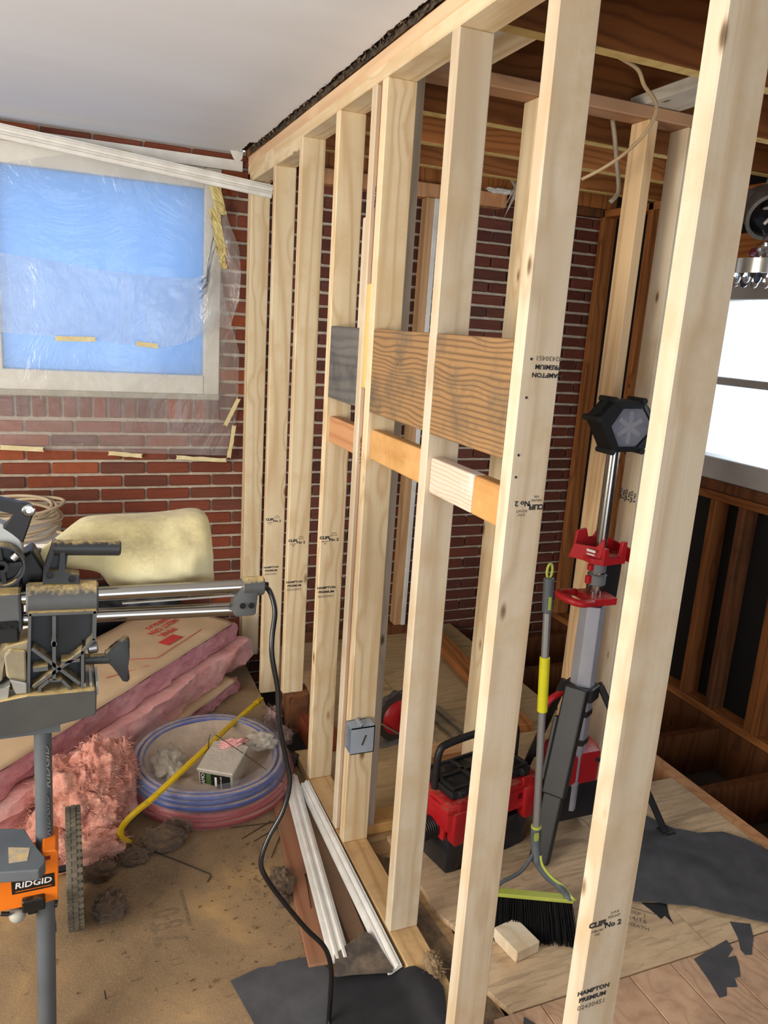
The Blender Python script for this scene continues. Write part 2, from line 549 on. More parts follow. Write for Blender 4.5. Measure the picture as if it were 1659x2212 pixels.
# ---------------------------------------------------------------- back wall: every brick its own
wall = thing('wall_back', 'red brick wall with pale mortar under a ragged ceiling edge', None, (0, 3.9, 0), kind='structure')
WY, RZ, PX, RB = 3.9, 0.0664, 0.2145, 0.0304
WX0, WX1, WZ0, WZ1 = -1.1, -0.113, 1.335, 2.452
def mortar_box(lo, hi): MB().box(lo, hi).build('mortar_bed', MORTAR, wall)
mortar_box((-3.4, WY + 0.006, -0.25), (2.12, WY + 0.10, 1.335))
mortar_box((WX1, WY + 0.006, 1.335), (2.12, WY + 0.10, 2.50))
mortar_box((-3.4, WY + 0.006, 2.452), (WX1, WY + 0.10, 2.55))
mortar_box((-3.4, WY + 0.006, 1.335), (-2.13, WY + 0.10, 2.452))
brick_me = []
for q in range(6):
    b = MB().box((-0.1015, -0.012, -0.0257), (0.1015, 0.03, 0.0257), bevel=0.0035)
    for v in b.bm.verts:
        n = mnoise.noise_vector(v.co * 23 + Vector((q * 9, 0, 0)))
        v.co += n * 0.0022
    me = bpy.data.meshes.new('brick'); b.bm.to_mesh(me); b.bm.free(); me.materials.append(BRICK)
    brick_me.append(me)
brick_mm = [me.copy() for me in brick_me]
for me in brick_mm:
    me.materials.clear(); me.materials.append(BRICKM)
rest, rest_m = MB(), MB()
BRICKS = {}
# the 300 bricks that show largest, by course and place in the course
SEEN = {-4: [0], -3: [0, 8], -2: [6, 9], -1: [5, 6, 8], 0: [2, 4, 6, 9], 1: [-1, 0, 1, 2, 4, 5, 6, 8], 2: [-1, 2, 4, 6, 9], 3: [-2, -1, 0, 1, 2, 4, 5, 6, 8, 9], 4: [-1, 2, 4, 6, 9], 5: [-4, -1, 0, 1, 2, 4, 5, 6, 8, 9], 6: [-4, -1, 0, 2, 3, 4, 6, 7, 9], 7: [-1, 0, 1, 2, 4, 5, 6, 8, 9], 8: [-1, 0, 2, 4, 6, 9], 9: [-1, 0, 1, 2, 5, 6, 8, 9], 10: [-4, -1, 0, 1, 2, 4, 6, 9], 11: [-5, -4, -3, -2, -1, 0, 1, 2, 4, 8, 9], 12: [-5, -4, -3, -2, -1, 0, 1, 2, 9], 13: [-6, -5, -4, -3, -2, -1, 0, 1, 2, 6, 8, 9], 14: [-5, -4, -3, -2, -1, 0, 1, 2, 6, 9], 15: [-6, -5, -4, -3, -2, -1, 0, 1, 2, 5, 6, 8, 9], 16: [-5, -4, -3, -2, -1, 0, 1, 2, 9], 17: [-6, -5, -4, -3, -2, -1, 0, 1, 8, 9], 18: [-1, 0, 1, 2, 9], 19: [-1, 0, 1, 8, 9], 20: [-1, 0, 1, 2, 9], 21: [-1, 0, 1, 8, 9], 22: [-1, 0, 1, 2, 9], 23: [-1, 0, 1, 8, 9], 24: [-1, 0, 1, 2, 9], 25: [-1, 0, 1, 5, 6, 8, 9], 26: [-1, 0, 1, 2, 6, 7, 9], 27: [-1, 0, 1, 2, 5, 6, 8, 9], 28: [-1, 0, 1, 2, 6, 9], 29: [-1, 0, 1, 2, 5, 6, 8, 9], 30: [-1, 0, 1, 2, 3, 6, 9], 31: [-1, 0, 1, 2, 5, 6, 8, 9], 32: [-1, 0, 1, 2, 6, 9], 33: [-1, 0, 1, 2, 5, 6, 8, 9], 34: [-1, 0, 1, 2, 6, 9], 35: [-1, 0, 1, 2, 5, 6, 8, 9], 36: [-5, -4, -3, -2, -1, 0, 1], 100: [0, 1, 2, 3, 4, 5, 6, 7, 8, 9, 10, 11, 12, 13, 14]}
VIS = {r * 100 + c for r, cs in SEEN.items() for c in cs}
rb = random.Random(3)
def put_brick(x, z, row, col, sx=1.0, sz=1.0, rot=0.0):
    m = Matrix.Translation((x, WY + rb.uniform(-0.0025, 0.0025), z)) @ Matrix.Rotation(rot, 4, 'Y') @ Matrix.Diagonal((sx, 1, sz, 1))
    q = rb.randrange(6)
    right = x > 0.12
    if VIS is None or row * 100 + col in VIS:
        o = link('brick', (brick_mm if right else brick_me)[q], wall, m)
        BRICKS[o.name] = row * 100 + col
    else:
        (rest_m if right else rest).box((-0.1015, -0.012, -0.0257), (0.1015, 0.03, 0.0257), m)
row = 0
for row in range(-4, 40):
    z = RB + RZ * (row + 0.5)
    if z > 2.52: break
    ph = -0.036 if row % 2 == 0 else -0.036 + PX / 2
    for col in range(-16, 11):
        x = ph + col * PX + PX / 2
        x0, x1 = x - 0.1015, x + 0.1015
        cuts = [(x0, x1)]
        if z > 1.24 and z < WZ1 - 0.02:
            lo = WZ1
            if z < 1.338:   # the standing course under the window
                cuts = [(max(x0, -0.105), x1)] if x1 > -0.09 else []
            else:
                cuts = [(max(x0, WX1 + 0.003), x1)] if x1 > WX1 + 0.02 else ([(x0, min(x1, -2.13))] if x0 < -2.15 else [])
        for a, c in cuts:
            c = min(c, 2.115)
            if c - a < 0.02: continue
            put_brick((a + c) / 2, z, row, col, (c - a) / 0.203, 1.0)
for i in range(30):
    x = -0.135 - i * 0.0668
    put_brick(x, 1.285, 100, i, 0.112 / 0.203 * 0.86, 1.04, math.pi / 2) if True else None
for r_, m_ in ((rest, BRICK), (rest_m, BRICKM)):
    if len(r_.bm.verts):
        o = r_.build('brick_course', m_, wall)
        o['kind'] = 'stuff'
# white steel angle and ragged plaster over the window
MB().box((-2.2, WY - 0.03, 2.405), (-0.02, WY + 0.02, 2.412)).box((-2.2, WY - 0.032, 2.405), (-0.02, WY - 0.024, 2.452)).build('steel_lintel', WHITE, wall)
MB().box((0.0, WY - 0.045, 2.468), (2.12, WY + 0.02, 2.66)).build('rim_joist', OLDWOOD, wall)
MB().box((0.3, WY - 0.09, 2.395), (1.38, WY - 0.002, 2.466), bevel=0.004).build('ledger', PINKISH, wall)
MB().box((1.40, WY - 0.06, 2.42), (2.03, WY - 0.002, 2.466), bevel=0.004).build('ledger', DARKTIMBER, wall)
MB().box((0.095, WY - 0.10, 0.018), (1.04, WY - 0.012, 0.075), bevel=0.003).build('old_sill', DARKTIMBER, wall)

# ---------------------------------------------------------------- the covered window
win = thing('window_1', 'wide window behind plastic sheeting in the brick wall', None, (-1.1, 3.9, 1.33), kind='structure')
FR = MB()
for x0, x1 in ((-0.19, -0.113), (-1.125, -1.075), (-2.13, -2.05)):
    FR.box((x0, 3.88, 1.335), (x1, 3.99, 2.405), bevel=0.004)
FR.build('window_frame', OFFWHITE, win)
MB().box((-2.05, 3.882, 2.315), (-0.19, 3.99, 2.405), bevel=0.004).build('head_rail', OFFWHITE, win)
MB().box((-2.05, 3.876, 1.36), (-0.19, 3.99, 1.452), bevel=0.004).build('bottom_rail', OFFWHITE, win)
MB().box((-2.13, 3.868, 1.334), (-0.113, 3.92, 1.362), bevel=0.004).build('window_sill', plain('stone_sill', (176, 168, 152), rough=0.8), win)
k = N('blue_translucent_glass')  # translucent pane coloured pale blue
tr = k.n('ShaderNodeBsdfTranslucent', {'Color': lin((164, 198, 230))})
df = k.n('ShaderNodeBsdfDiffuse', {'Color': lin((130, 170, 210))})
mx = k.n('ShaderNodeMixShader', {0: 0.62, 1: df.outputs[0], 2: tr.outputs[0]})
gl = k.n('ShaderNodeBsdfGlossy', {'Roughness': 0.15})
m2 = k.n('ShaderNodeMixShader', {0: 0.05, 1: mx.outputs[0], 2: gl.outputs[0]})
k.t.links.new(m2.outputs[0], k.out.inputs['Surface'])
BLUEPANE = k.m
MB().box((-1.075, 3.925, 1.452), (-0.19, 3.929, 2.315)).build('pane', BLUEPANE, win)
MB().box((-2.05, 3.925, 1.452), (-1.125, 3.929, 2.315)).build('pane', BLUEPANE, win)

# ---------------------------------------------------------------- ceilings
ceil = thing('ceiling', 'painted drywall ceiling ending at a torn edge, bare joists past it', None, (0, 1.5, 2.48), kind='structure')
rc = random.Random(11)
pts = [(-3.4, 3.89), (-3.4, -3.0)]
y = -3.0
while y < 3.76:
    pts.append((-0.018 + 0.007 * mnoise.noise(Vector((y * 3.1, 0, 2))) + rc.uniform(-0.004, 0.004) - (0.03 if y > 3.6 else 0), y))
    y += rc.uniform(0.012, 0.03)
pts.append((-0.05, 3.89))
b = MB().prism(pts, 2.484, 2.50)
b.build('drywall_sheet', DRYWALL, ceil)
MB().box((-3.4, -3.0, 2.505), (0.0, 3.9, 2.54)).build('backing_board', BLACKSHEET, ceil)
for y in (-2.15, -1.75, -1.35, -0.95, -0.55, -0.15, 0.25, 0.645, 1.04, 1.44, 1.835, 2.24, 2.64, 3.04, 3.44):
    lumber('ceiling_joist', (0.012, y + 0.02, 2.5605), (2.12, y + 0.02, 2.5605), 0.184, 0.04, (0, 0, 1), JOIST if y < 3 else OLDWOOD, ceil)
    if y > 1.0:
        MB().box((0.093, y + 0.001, 2.4655), (2.10, y + 0.039, 2.4685)).build('joist_edge', wood('joist_edge_wood' + str(y), (214, 186, 118), (180, 140, 80), ring=20, knot=0.4), ceil)
b = MB()
for i in range(23):
    x0 = 0.0 + i * 0.095
    b = MB().box((x0, -3.0, 2.652), (x0 + 0.093, 3.95, 2.672))
    b.build('deck_board', DARKTIMBER, ceil)
# torn paper and rock wool along the drywall edge
def gapf(u, v):
    y = -2.9 + 6.72 * u
    n = mnoise.fractal(Vector((y * 14, v * 3, 4)), 1.0, 2.0, 4)
    return Vector((-0.004 - 0.007 * n + 0.006 * v, y, 2.467 + 0.034 * v + 0.006 * mnoise.noise(Vector((y * 22, v * 4, 8))) * (1 - v)))
o = MB().grid(gapf, 700, 5).build('torn_edge_filling', plain('gap_filling', (96, 80, 62), (34, 29, 26), scale=34, rough=0.95, bump=0.006, bscale=80), ceil)
o['kind'] = 'stuff'
b = MB()
for i in range(260):
    y = rc.uniform(0.9, 3.72)
    c = Vector((-0.008 + rc.uniform(-0.014, 0.006), y, 2.482 + rc.uniform(-0.004, 0.006)))
    s = rc.uniform(0.004, 0.013)
    ps = [c + Vector((rc.uniform(-.4, .4), rc.uniform(-1.4, 1.4), rc.uniform(-0.9, 0.5))) * s for _ in range(4)]
    vs = [b.bm.verts.new(p) for p in ps]
    for f in ((0, 1, 2), (0, 1, 3), (1, 2, 3), (0, 2, 3)): b.face([vs[q] for q in f])
o = b.build('torn_edge_crumbs', plain('crumbs', (124, 106, 84), (52, 44, 36), scale=40, rough=0.95), ceil)
o['kind'] = 'stuff'
MB().prism([(0, 0), (0.06, 0.008), (0.055, -0.03), (0.032, -0.055), (0.012, -0.03)], 0, 0.004, plane_m((-0.085, 3.84, 2.484), (1, 0, 0), (0, 0.2, 1))).build('torn_paper', WHITE, ceil)

# ---------------------------------------------------------------- right wall with its window
wr = thing('wall_right', 'open stud wall with black sheathing on the window side', None, (2.03, 2.2, 0), kind='structure')
MB().box((2.12, -3.0, -0.25), (2.14, 4.0, 1.05)).build('sheathing', BLACKSHEET, wr)
MB().box((2.12, 3.02, 1.05), (2.14, 4.0, 2.65)).build('sheathing', BLACKSHEET, wr)
MB().box((2.12, -3.0, 1.05), (2.14, 1.40, 2.65)).build('sheathing', BLACKSHEET, wr)
MB().box((2.12, 1.40, 2.06), (2.14, 3.02, 2.65)).build('sheathing', BLACKSHEET, wr)
lumber('sole_plate', (2.075, -3.0, 0.019), (2.075, 3.88, 0.019), 0.09, 0.038, (1, 0, 0), OLDWOOD, wr)
for i, (y, top, mt) in enumerate(((2.72, 1.04, JOIST), (2.55, 1.04, DARKTIMBER), (2.31, 1.04, JOIST), (2.27, 1.04, JOIST), (1.9, 1.04, OLDWOOD), (1.5, 1.04, OLDWOOD),
                                  (3.04, 2.46, OLDWOOD), (3.09, 2.46, OLDWOOD), (3.45, 2.46, OLDWOOD), (3.85, 2.46, OLDWOOD), (1.1, 2.46, OLDWOOD), (0.7, 2.46, OLDWOOD))):
    lumber('stud', (2.075, y, 0.038), (2.075, y, top), 0.09, 0.038, (1, 0, 0), mt, wr)
lumber('rough_sill', (2.075, 1.40, 1.06), (2.075, 3.02, 1.06), 0.09, 0.04, (1, 0, 0), JOIST, wr)
lumber('header', (2.075, 1.36, 2.16), (2.075, 3.06, 2.16), 0.19, 0.09, (0, 0, 1), OLDWOOD, wr)
lumber('top_plate', (2.075, -3.0, 2.44), (2.075, 3.9, 2.44), 0.09, 0.04, (1, 0, 0), OLDWOOD, wr)
lumber('brace', (2.02, 2.55, 2.44), (2.02, 1.95, 2.26), 0.06, 0.02, (0, 0, 1), PINKISH, wr)
w2 = thing('window_2', 'bright double hung window in the open stud wall', None, (2.1, 2.2, 1.08), kind='structure')
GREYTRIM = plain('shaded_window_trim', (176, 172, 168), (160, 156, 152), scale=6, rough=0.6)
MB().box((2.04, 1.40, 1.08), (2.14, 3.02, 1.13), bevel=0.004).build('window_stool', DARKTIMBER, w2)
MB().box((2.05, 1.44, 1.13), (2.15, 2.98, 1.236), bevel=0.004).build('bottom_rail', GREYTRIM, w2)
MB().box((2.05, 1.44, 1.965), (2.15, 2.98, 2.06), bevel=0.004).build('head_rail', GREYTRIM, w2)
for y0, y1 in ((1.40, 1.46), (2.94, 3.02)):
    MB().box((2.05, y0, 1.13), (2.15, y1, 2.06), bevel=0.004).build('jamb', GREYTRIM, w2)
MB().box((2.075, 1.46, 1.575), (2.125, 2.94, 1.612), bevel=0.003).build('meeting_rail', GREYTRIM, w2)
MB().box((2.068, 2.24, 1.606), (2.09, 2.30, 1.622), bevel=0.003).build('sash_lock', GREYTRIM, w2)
k = N('window_glass')
ts = k.n('ShaderNodeBsdfTransparent', {'Color': (0.94, 0.97, 0.98, 1)})
gs = k.n('ShaderNodeBsdfGlossy', {'Roughness': 0.02})
mx = k.n('ShaderNodeMixShader', {0: 0.06, 1: ts.outputs[0], 2: gs.outputs[0]})
k.t.links.new(mx.outputs[0], k.out.inputs['Surface'])
GLASS = k.m
MB().box((2.103, 1.46, 1.612), (2.107, 2.94, 1.965)).build('pane', GLASS, w2)
MB().box((2.093, 1.46, 1.236), (2.097, 2.94, 1.575)).build('pane', GLASS, w2)

# walls behind and beside the camera, with the openings daylight comes through
PLASTER = plain('plaster_wall', (206, 198, 184), (196, 188, 172), scale=3, rough=0.9)
wl = thing('wall_left', 'plain plaster wall with a window opening, out of the frame', None, (-3.4, 0, 0), kind='structure')
MB().box((-3.5, -3.0, 0), (-3.4, -0.35, 2.5)).box((-3.5, 1.65, 0), (-3.4, 4.0, 2.5)).box((-3.5, -0.35, 0), (-3.4, 1.65, 0.65)).box((-3.5, -0.35, 2.25), (-3.4, 1.65, 2.5)).build('plaster', PLASTER, wl)
wf = thing('wall_front', 'plain plaster wall with a wide door opening, out of the frame', None, (0, -3.1, 0), kind='structure')
MB().box((-3.5, -3.1, 0), (-2.0, -3.0, 2.65)).box((0.8, -3.1, 0), (2.2, -3.0, 2.65)).box((-2.0, -3.1, 2.3), (0.8, -3.0, 2.65)).build('plaster', PLASTER, wf)

# ---------------------------------------------------------------- the new partition wall
sw = thing('stud_framing', 'long partition frame of pale new studs running from the bricks towards the viewer', 'wall framing', (0.045, 1.8, 0), kind='thing')
SW, ST = 0.089, 0.038
def stud(y_far, z0, z1, mat=PINE, x0=0.0, parent=None, name='stud'):
    return lumber(name, (x0 + SW / 2, y_far - ST / 2, z0), (x0 + SW / 2, y_far - ST / 2, z1), SW, ST, (1, 0, 0), mat, parent or sw)
studs = {}
for key, yf, z0, z1, mt in (('1', 3.793, 0.0, 2.354, PINE), ('1b', 3.832, 0.0, 2.392, PINE), ('2', 3.352, 0.0, 2.354, PINE), ('3', 2.963, 0.19, 2.392, PINE),
                            ('4', 2.545, 0.038, 2.392, PINE), ('5', 2.153, 0.038, 2.392, PINE), ('5c', 2.230, 0.038, 2.392, PINE_B),
                            ('6', 1.738, 0.038, 2.392, PINE_B), ('7', 1.347, 0.038, 2.392, PINE_B), ('8', 0.936, 0.038, 2.392, PINE_B), ('9', 0.53, 0.038, 2.392, PINE), ('10', 0.12, 0.038, 2.392, PINE)):
    studs[key] = stud(yf, z0, z1, mt)
lumber('spacer_stud', (0.012 + 0.04, 2.1725, 0.038), (0.012 + 0.04, 2.1725, 2.392), 0.08, 0.037, (1, 0, 0), OLDWOOD, sw)
lumber('spacer_stud', (0.053, 2.2495, 0.03), (0.053, 2.2495, 0.84), 0.07, 0.038, (1, 0, 0), OLDWOOD, sw)
lumber('spacer_stud', (0.051, 2.2495, 0.9), (0.051, 2.2495, 1.5), 0.074, 0.038, (1, 0, 0), OLDWOOD, sw)
lumber('spacer_stud', (0.051, 2.2495, 2.1), (0.051, 2.2495, 2.392), 0.074, 0.038, (1, 0, 0), PINKISH, sw)
lumber('spacer_stud', (0.047, 2.2495, 1.6), (0.047, 2.2495, 2.05), 0.08, 0.038, (1, 0, 0), PINE_B, sw)
lumber('shim', (0.004, 2.172, 1.56), (0.004, 2.172, 1.86), 0.008, 0.028, (1, 0, 0), wood('yellow_shim', (214, 186, 120), (170, 130, 70), ring=20), sw)
lumber('top_plate', (0.0445, -2.9, 2.411), (0.0445, 3.84, 2.411), SW, ST, (1, 0, 0), PINE, sw)
lumber('top_plate', (0.0445, -2.9, 2.449), (0.0445, 3.84, 2.449), SW, ST, (1, 0, 0), wood('rosy_pine', (230, 200, 164), (196, 154, 114), ring=20, knot=0.7, rnd=0.03), sw)
lumber('top_plate', (0.0445, 2.964, 2.373), (0.0445, 3.832, 2.373), SW, ST, (1, 0, 0), PINE, sw)
lumber('bottom_plate', (0.0445, -2.9, 0.019), (0.0445, 2.72, 0.019), SW, ST, (1, 0, 0), wood('dusty_plate', (206, 172, 124), (160, 118, 72), ring=18, knot=0.4, grime=((160, 130, 96), 0.7)), sw)
# old timber left under the shortened stud
b = MB().box((0.01, 2.90, 0.0), (0.115, 3.0, 0.19), bevel=0.01)
bmesh.ops.subdivide_edges(b.bm, edges=b.bm.edges[:], cuts=3, use_grid_fill=True)
for v in b.bm.verts: v.co += mnoise.noise_vector(v.co * 19) * 0.009
b.build('old_block', DARKTIMBER, sw)
lumber('old_block', (0.13, 2.70, 0.045), (0.13, 2.90, 0.05), 0.12, 0.09, (1, 0, 0), wood('red_rotten_wood', (142, 70, 42), (80, 36, 22), ring=20, grime=((60, 40, 30), 0.5)), sw)
# blocking: salvaged boards let in between the studs
def block(name, y0, y1, z0, z1, mat, tilt=0.0, x0=0.001, t=0.036):
    return lumber(name, (x0 + t / 2, y0, (z0 + z1) / 2), (x0 + t / 2, y1, (z0 + z1) / 2 + tilt), z1 - z0, t, (0, 0, 1), mat, sw, bevel=0.005)
block('wide_block', 2.232, 2.506, 1.497, 1.733, GREYWOOD)['label'] = 'dark grey weathered board'
block('wide_block', 1.740, 2.114, 1.494, 1.734, BARNWOOD)['label'] = 'brown weathered board'
block('wide_block', 1.349, 1.699, 1.492, 1.734, BARNWOOD)['label'] = 'brown weathered board with bold grain'
block('narrow_block', 2.232, 2.506, 1.345, 1.434, PINKISH, x0=0.012)
block('narrow_block', 1.740, 2.114, 1.355, 1.444, TANBOARD, x0=0.012)['label'] = 'tan board with torn surface'
block('narrow_block', 1.478, 1.699, 1.345, 1.434, WHITEWASH, x0=0.012)['label'] = 'board with worn white paint'
block('narrow_block', 1.349, 1.4765, 1.345, 1.434, TANBOARD, x0=0.012)
# grade stamps, printed on the wide faces; a few sticks were set upside down
def stamp(s, lines, z, flip=False, xc=0.0, mat=None, rot=0.0):
    m = WM[s.name]
    o = m.translation
    for body, dz, dx, size, mt, bold in lines:
        pos = Vector((o.x + xc + (-dx if flip else dx), o.y - ST / 2 - 0.0004, z + (-dz if flip else dz)))
        a = math.pi if flip else 0.0
        pm = Matrix.Translation(pos) @ Matrix.Rotation(math.pi / 2, 4, 'X') @ Matrix.Rotation(a + rot, 4, 'Z')
        text('grade_stamp', body, size, pm, mt, s, sx=1.15, bold=bold)
MILL = [('HAMPTON', 0.012, 0, 0.0125, INK, 0.0004), ('PREMIUM', -0.004, 0, 0.0125, INK, 0.0004), ('02430451', -0.021, 0, 0.0135, INKFAINT, 0.0)]
GRADE = [('CLIFL', 0.0, -0.016, 0.0145, INK, 0.0007), ('NELMA', -0.014, -0.016, 0.007, INKFAINT, 0), ('104', -0.022, -0.016, 0.007, INKFAINT, 0),
         ('S-P-F', 0.016, 0.017, 0.0075, INKFAINT, 0), ('KD-HT', 0.008, 0.017, 0.0075, INKFAINT, 0), ('No 2', -0.008, 0.017, 0.015, INK, 0.0004)]
stamp(studs['2'], GRADE, 0.80 + 0.06, xc=-0.008); stamp(studs['2'], MILL, 0.60 + 0.02, xc=-0.012)
stamp(studs['3'], GRADE, 0.87, xc=-0.008); stamp(studs['3'], MILL, 0.68, xc=-0.012)
stamp(studs['4'], GRADE, 1.0, xc=-0.012); stamp(studs['4'], MILL, 0.80, xc=-0.014)
stamp(studs['8'], GRADE, 0.745, xc=-0.012); stamp(studs['8'], MILL, 0.59, xc=-0.016)
stamp(studs['7'], GRADE, 1.40, True, xc=0.008); stamp(studs['7'], MILL, 1.68, True, xc=0.016)
for body, p, sz in (('TPNO', (0.0115, 2.183, 2.098), 0.022), ('HOLVO', (0.0115, 2.197, 1.368), 0.024)):
    text('lumber_mark', body, sz, plane_m(p, (0, 0, 1), (0, 1, 0)), INK, sw, sx=1.0, bold=0.0006 if body == 'HOLVO' else 0.0)
# nail holes beside the salvaged blocks
for i, (dx, z) in enumerate(((-0.016, 1.66), (-0.018, 1.585), (-0.022, 1.47), (-0.023, 1.425))):
    pm = WM[studs['7'].name].translation + Vector((dx - 0.008, -ST / 2 + 0.0002, z))
    MB().cyl(pm, pm + Vector((0, -0.0012, 0)), 0.0028, n=8).build('nail_head', INK, studs['7'])

# ---------------------------------------------------------------- the cross wall behind it
cw = thing('cross_framing', 'short stud wall behind the work light, facing the viewer', 'wall framing', (0.7, 2.19, 0.018), kind='thing')
CY0, CY1 = 2.152, 2.238
CM = (CY0 + CY1) / 2
def cstud(x0, z1=2.43, mat=PINE, z0=0.056, name='stud'):
    return lumber(name, (x0 + ST / 2, CM, z0), (x0 + ST / 2, CM, z1), ST, CY1 - CY0, (1, 0, 0), mat, cw)
cstud(0.0895, mat=wood('shade_grey_stud', (198, 186, 168), (158, 144, 124), ring=16))  # end stud coloured grey for the shade it stands in
c1 = cstud(0.497); c2 = cstud(0.903, mat=wood('striped_stud', (222, 192, 150), (170, 128, 84), ring=44, knot=0.5)); c3 = cstud(1.063, mat=PINE_B)
cstud(1.102, mat=PINE)
lumber('top_plate', (0.0895, CM, 2.449), (1.16, CM, 2.449), CY1 - CY0, 0.037, (0, 1, 0), wood('brown_plate', (176, 138, 106), (136, 98, 70), ring=20), cw)
lumber('bottom_plate', (0.0895, CM, 0.037), (1.16, CM, 0.037), CY1 - CY0, ST, (0, 1, 0), TANBOARD, cw)
lumber('nailer', (0.265, 1.876, 2.4875), (0.265, 2.238, 2.4875), 0.089, 0.036, (1, 0, 0), PINE, cw)
lumber('nailer', (0.955, 1.876, 2.4875), (0.955, 2.238, 2.4875), 0.14, 0.036, (1, 0, 0), wood('greyish_board', (190, 182, 168), (150, 140, 124), ring=20), cw)
for dx in (-0.03, 0.0, 0.03):
    for body, dz, sz in (('CLIFL', -0.012, 0.016), ('No 2', 0.012, 0.013)):
        pm = plane_m(Vector((1.063 - 0.0004, CM + dx - dz * 0.7, 1.20)), (0, 0, -1), (0, -1, 0))
        text('grade_stamp', body, sz, pm, INK, c3, sx=1.2, bold=0.0006)

# ---------------------------------------------------------------- left room: plastic over the window
def plastic_mat(name, clear, haze, gloss=0.10, tint=(236, 236, 234)):
    k = N(name)
    t = k.n('ShaderNodeBsdfTransparent', {'Color': (1, 1, 1, 1)})
    d = k.n('ShaderNodeBsdfDiffuse', {'Color': lin(tint)})
    tl = k.n('ShaderNodeBsdfTranslucent', {'Color': lin(tint)})
    dt = k.n('ShaderNodeMixShader', {0: 0.5, 1: d.outputs[0], 2: tl.outputs[0]})
    tc = k.n('ShaderNodeTexCoord').outputs['Object']
    nz = k.noise(tc, 2.2, 6, 0.6, 1.2)
    fz = k.math('MULTIPLY_ADD', k.noise(k.n('ShaderNodeVectorMath', {0: tc, 1: (26, 1, 1.6)}, operation='MULTIPLY').outputs[0], 1.0, 4), 0.22, haze - 0.11)
    f = k.math('ADD', fz, k.math('MULTIPLY_ADD', nz, 0.16, -0.08))
    m = k.n('ShaderNodeMixShader', {0: f, 1: t.outputs[0], 2: dt.outputs[0]})
    g = k.n('ShaderNodeBsdfGlossy', {'Roughness': 0.22})
    bp = k.n('ShaderNodeBump', {'Height': nz, 'Distance': 0.05, 'Strength': 0.7})
    k.set(g.inputs['Normal'], bp.outputs[0])
    lw = k.n('ShaderNodeLayerWeight', {'Blend': 0.25, 'Normal': bp.outputs[0]})
    m2 = k.n('ShaderNodeMixShader', {0: k.math('MULTIPLY_ADD', lw.outputs['Fresnel'], 0.5, gloss * 0.35), 1: m.outputs[0], 2: g.outputs[0]})
    k.t.links.new(m2.outputs[0], k.out.inputs['Surface'])
    return k.m
PLASTIC = plastic_mat('plastic_sheeting', 0.7, 0.26)
PLASTIC2 = plastic_mat('cloudy_plastic_sheeting', 0.6, 0.30)
TAPE = plain('masking_tape', (226, 214, 172), (206, 190, 140), scale=30, rough=0.7)

def sheet(name, edges, y0, mat, amp, label, cat, seed, nu=44, nv=40, bulge=None):
    L, Rr, T, B = edges
    def fn(u, v):
        x = L[0] + 0.0
        xl = L[0] + (L[1] - L[0]) * v
        # right edge as an outline from bottom to top
        n = len(Rr) - 1
        i = min(int(v * n), n - 1)
        f = v * n - i
        xr = Rr[i][0] + (Rr[i + 1][0] - Rr[i][0]) * f
        x = xl + (xr - xl) * u
        zt = T(x); zb = B(x)
        z = zb + (zt - zb) * v
        w = mnoise.noise(Vector((x * 5 + seed, z * 3.2, seed))) * amp + mnoise.noise(Vector((x * 17 + z * 9, z * 12 - x * 7, seed + 4))) * amp * 0.4
        if bulge: w += bulge(x, z)
        return Vector((x, y0 - abs(w), z))
    b = MB().grid(fn, nu, nv)
    return b.build(name, mat, smooth='all')
def lerp_pts(pts):
    def f(x):
        if x <= pts[0][0]: return pts[0][1]
        for (a, za), (c, zc) in zip(pts, pts[1:]):
            if x <= c: return za + (zc - za) * (x - a) / (c - a)
        return pts[-1][1]
    return f
s1 = sheet('plastic_sheet', ((-1.75, -1.75), [(-0.055, 0), (-0.02, 0), (-0.02, 0), (-0.10, 0), (-0.135, 0), (-0.15, 0)], lerp_pts([(-1.75, 2.2), (-1.08, 2.30), (-0.8, 2.375), (-0.13, 2.36)]),
                    lerp_pts([(-1.75, 1.13), (-1.1, 1.09), (-0.5, 1.07), (-0.05, 1.056)])), 3.868, PLASTIC, 0.012, '', '', 3.0)
tag(s1, 'wide clear plastic sheet taped flat over the window and bricks below it', 'plastic sheet')
def bl(x, z): return 0.03 * max(0.0, min(1.0, (x + 0.34) / 0.2)) * (0.55 + 0.8 * mnoise.noise(Vector((x * 14, z * 9, 1.7))))
hem = [(-1.75, 1.95)] + [(p[0], p[2]) for p in ((-1.062, 3.84, 1.946), (-0.8806, 3.84, 1.934), (-0.6913, 3.84, 1.912), (-0.4318, 3.84, 1.899), (-0.2431, 3.84, 1.904))] + [(-0.185, 1.93), (-0.165, 2.20), (-0.11, 2.30)]
s2 = sheet('plastic_sheet', ((-1.75, -1.75), [(-0.07, 0), (-0.035, 0), (-0.03, 0), (-0.04, 0), (-0.09, 0), (-0.12, 0)], lerp_pts(hem),
                    lerp_pts([(-1.75, 1.64), (-1.1, 1.612), (-0.7, 1.60), (-0.42, 1.57), (-0.30, 1.60), (-0.14, 1.69), (-0.04, 1.70)])), 3.846, PLASTIC2, 0.014, '', '', 9.0, 64, 44, bl)
tag(s2, 'second layer of cloudy plastic bunched up at the window edge, curving along its lower hem', 'plastic sheet')
def tape(p0, p1, w, par, wob=0.0):
    p0, p1 = Vector(p0), Vector(p1)
    d = (p1 - p0); L = d.length
    m = plane_m(p0, d, (0, 0.0, 1))
    pts = [(0, -w / 2)] + [(L * i / 6, -w / 2 + rt.uniform(-wob, wob)) for i in range(1, 6)] + [(L, -w / 2), (L - 0.006, w * 0.1), (L, w / 2)] + [(L * i / 6, w / 2 + rt.uniform(-wob, wob)) for i in range(5, 0, -1)] + [(0, w / 2), (0.005, 0)]
    return MB().prism(pts, 0, 0.0012, m).build('tape_strip', TAPE, par)
rt = random.Random(5)
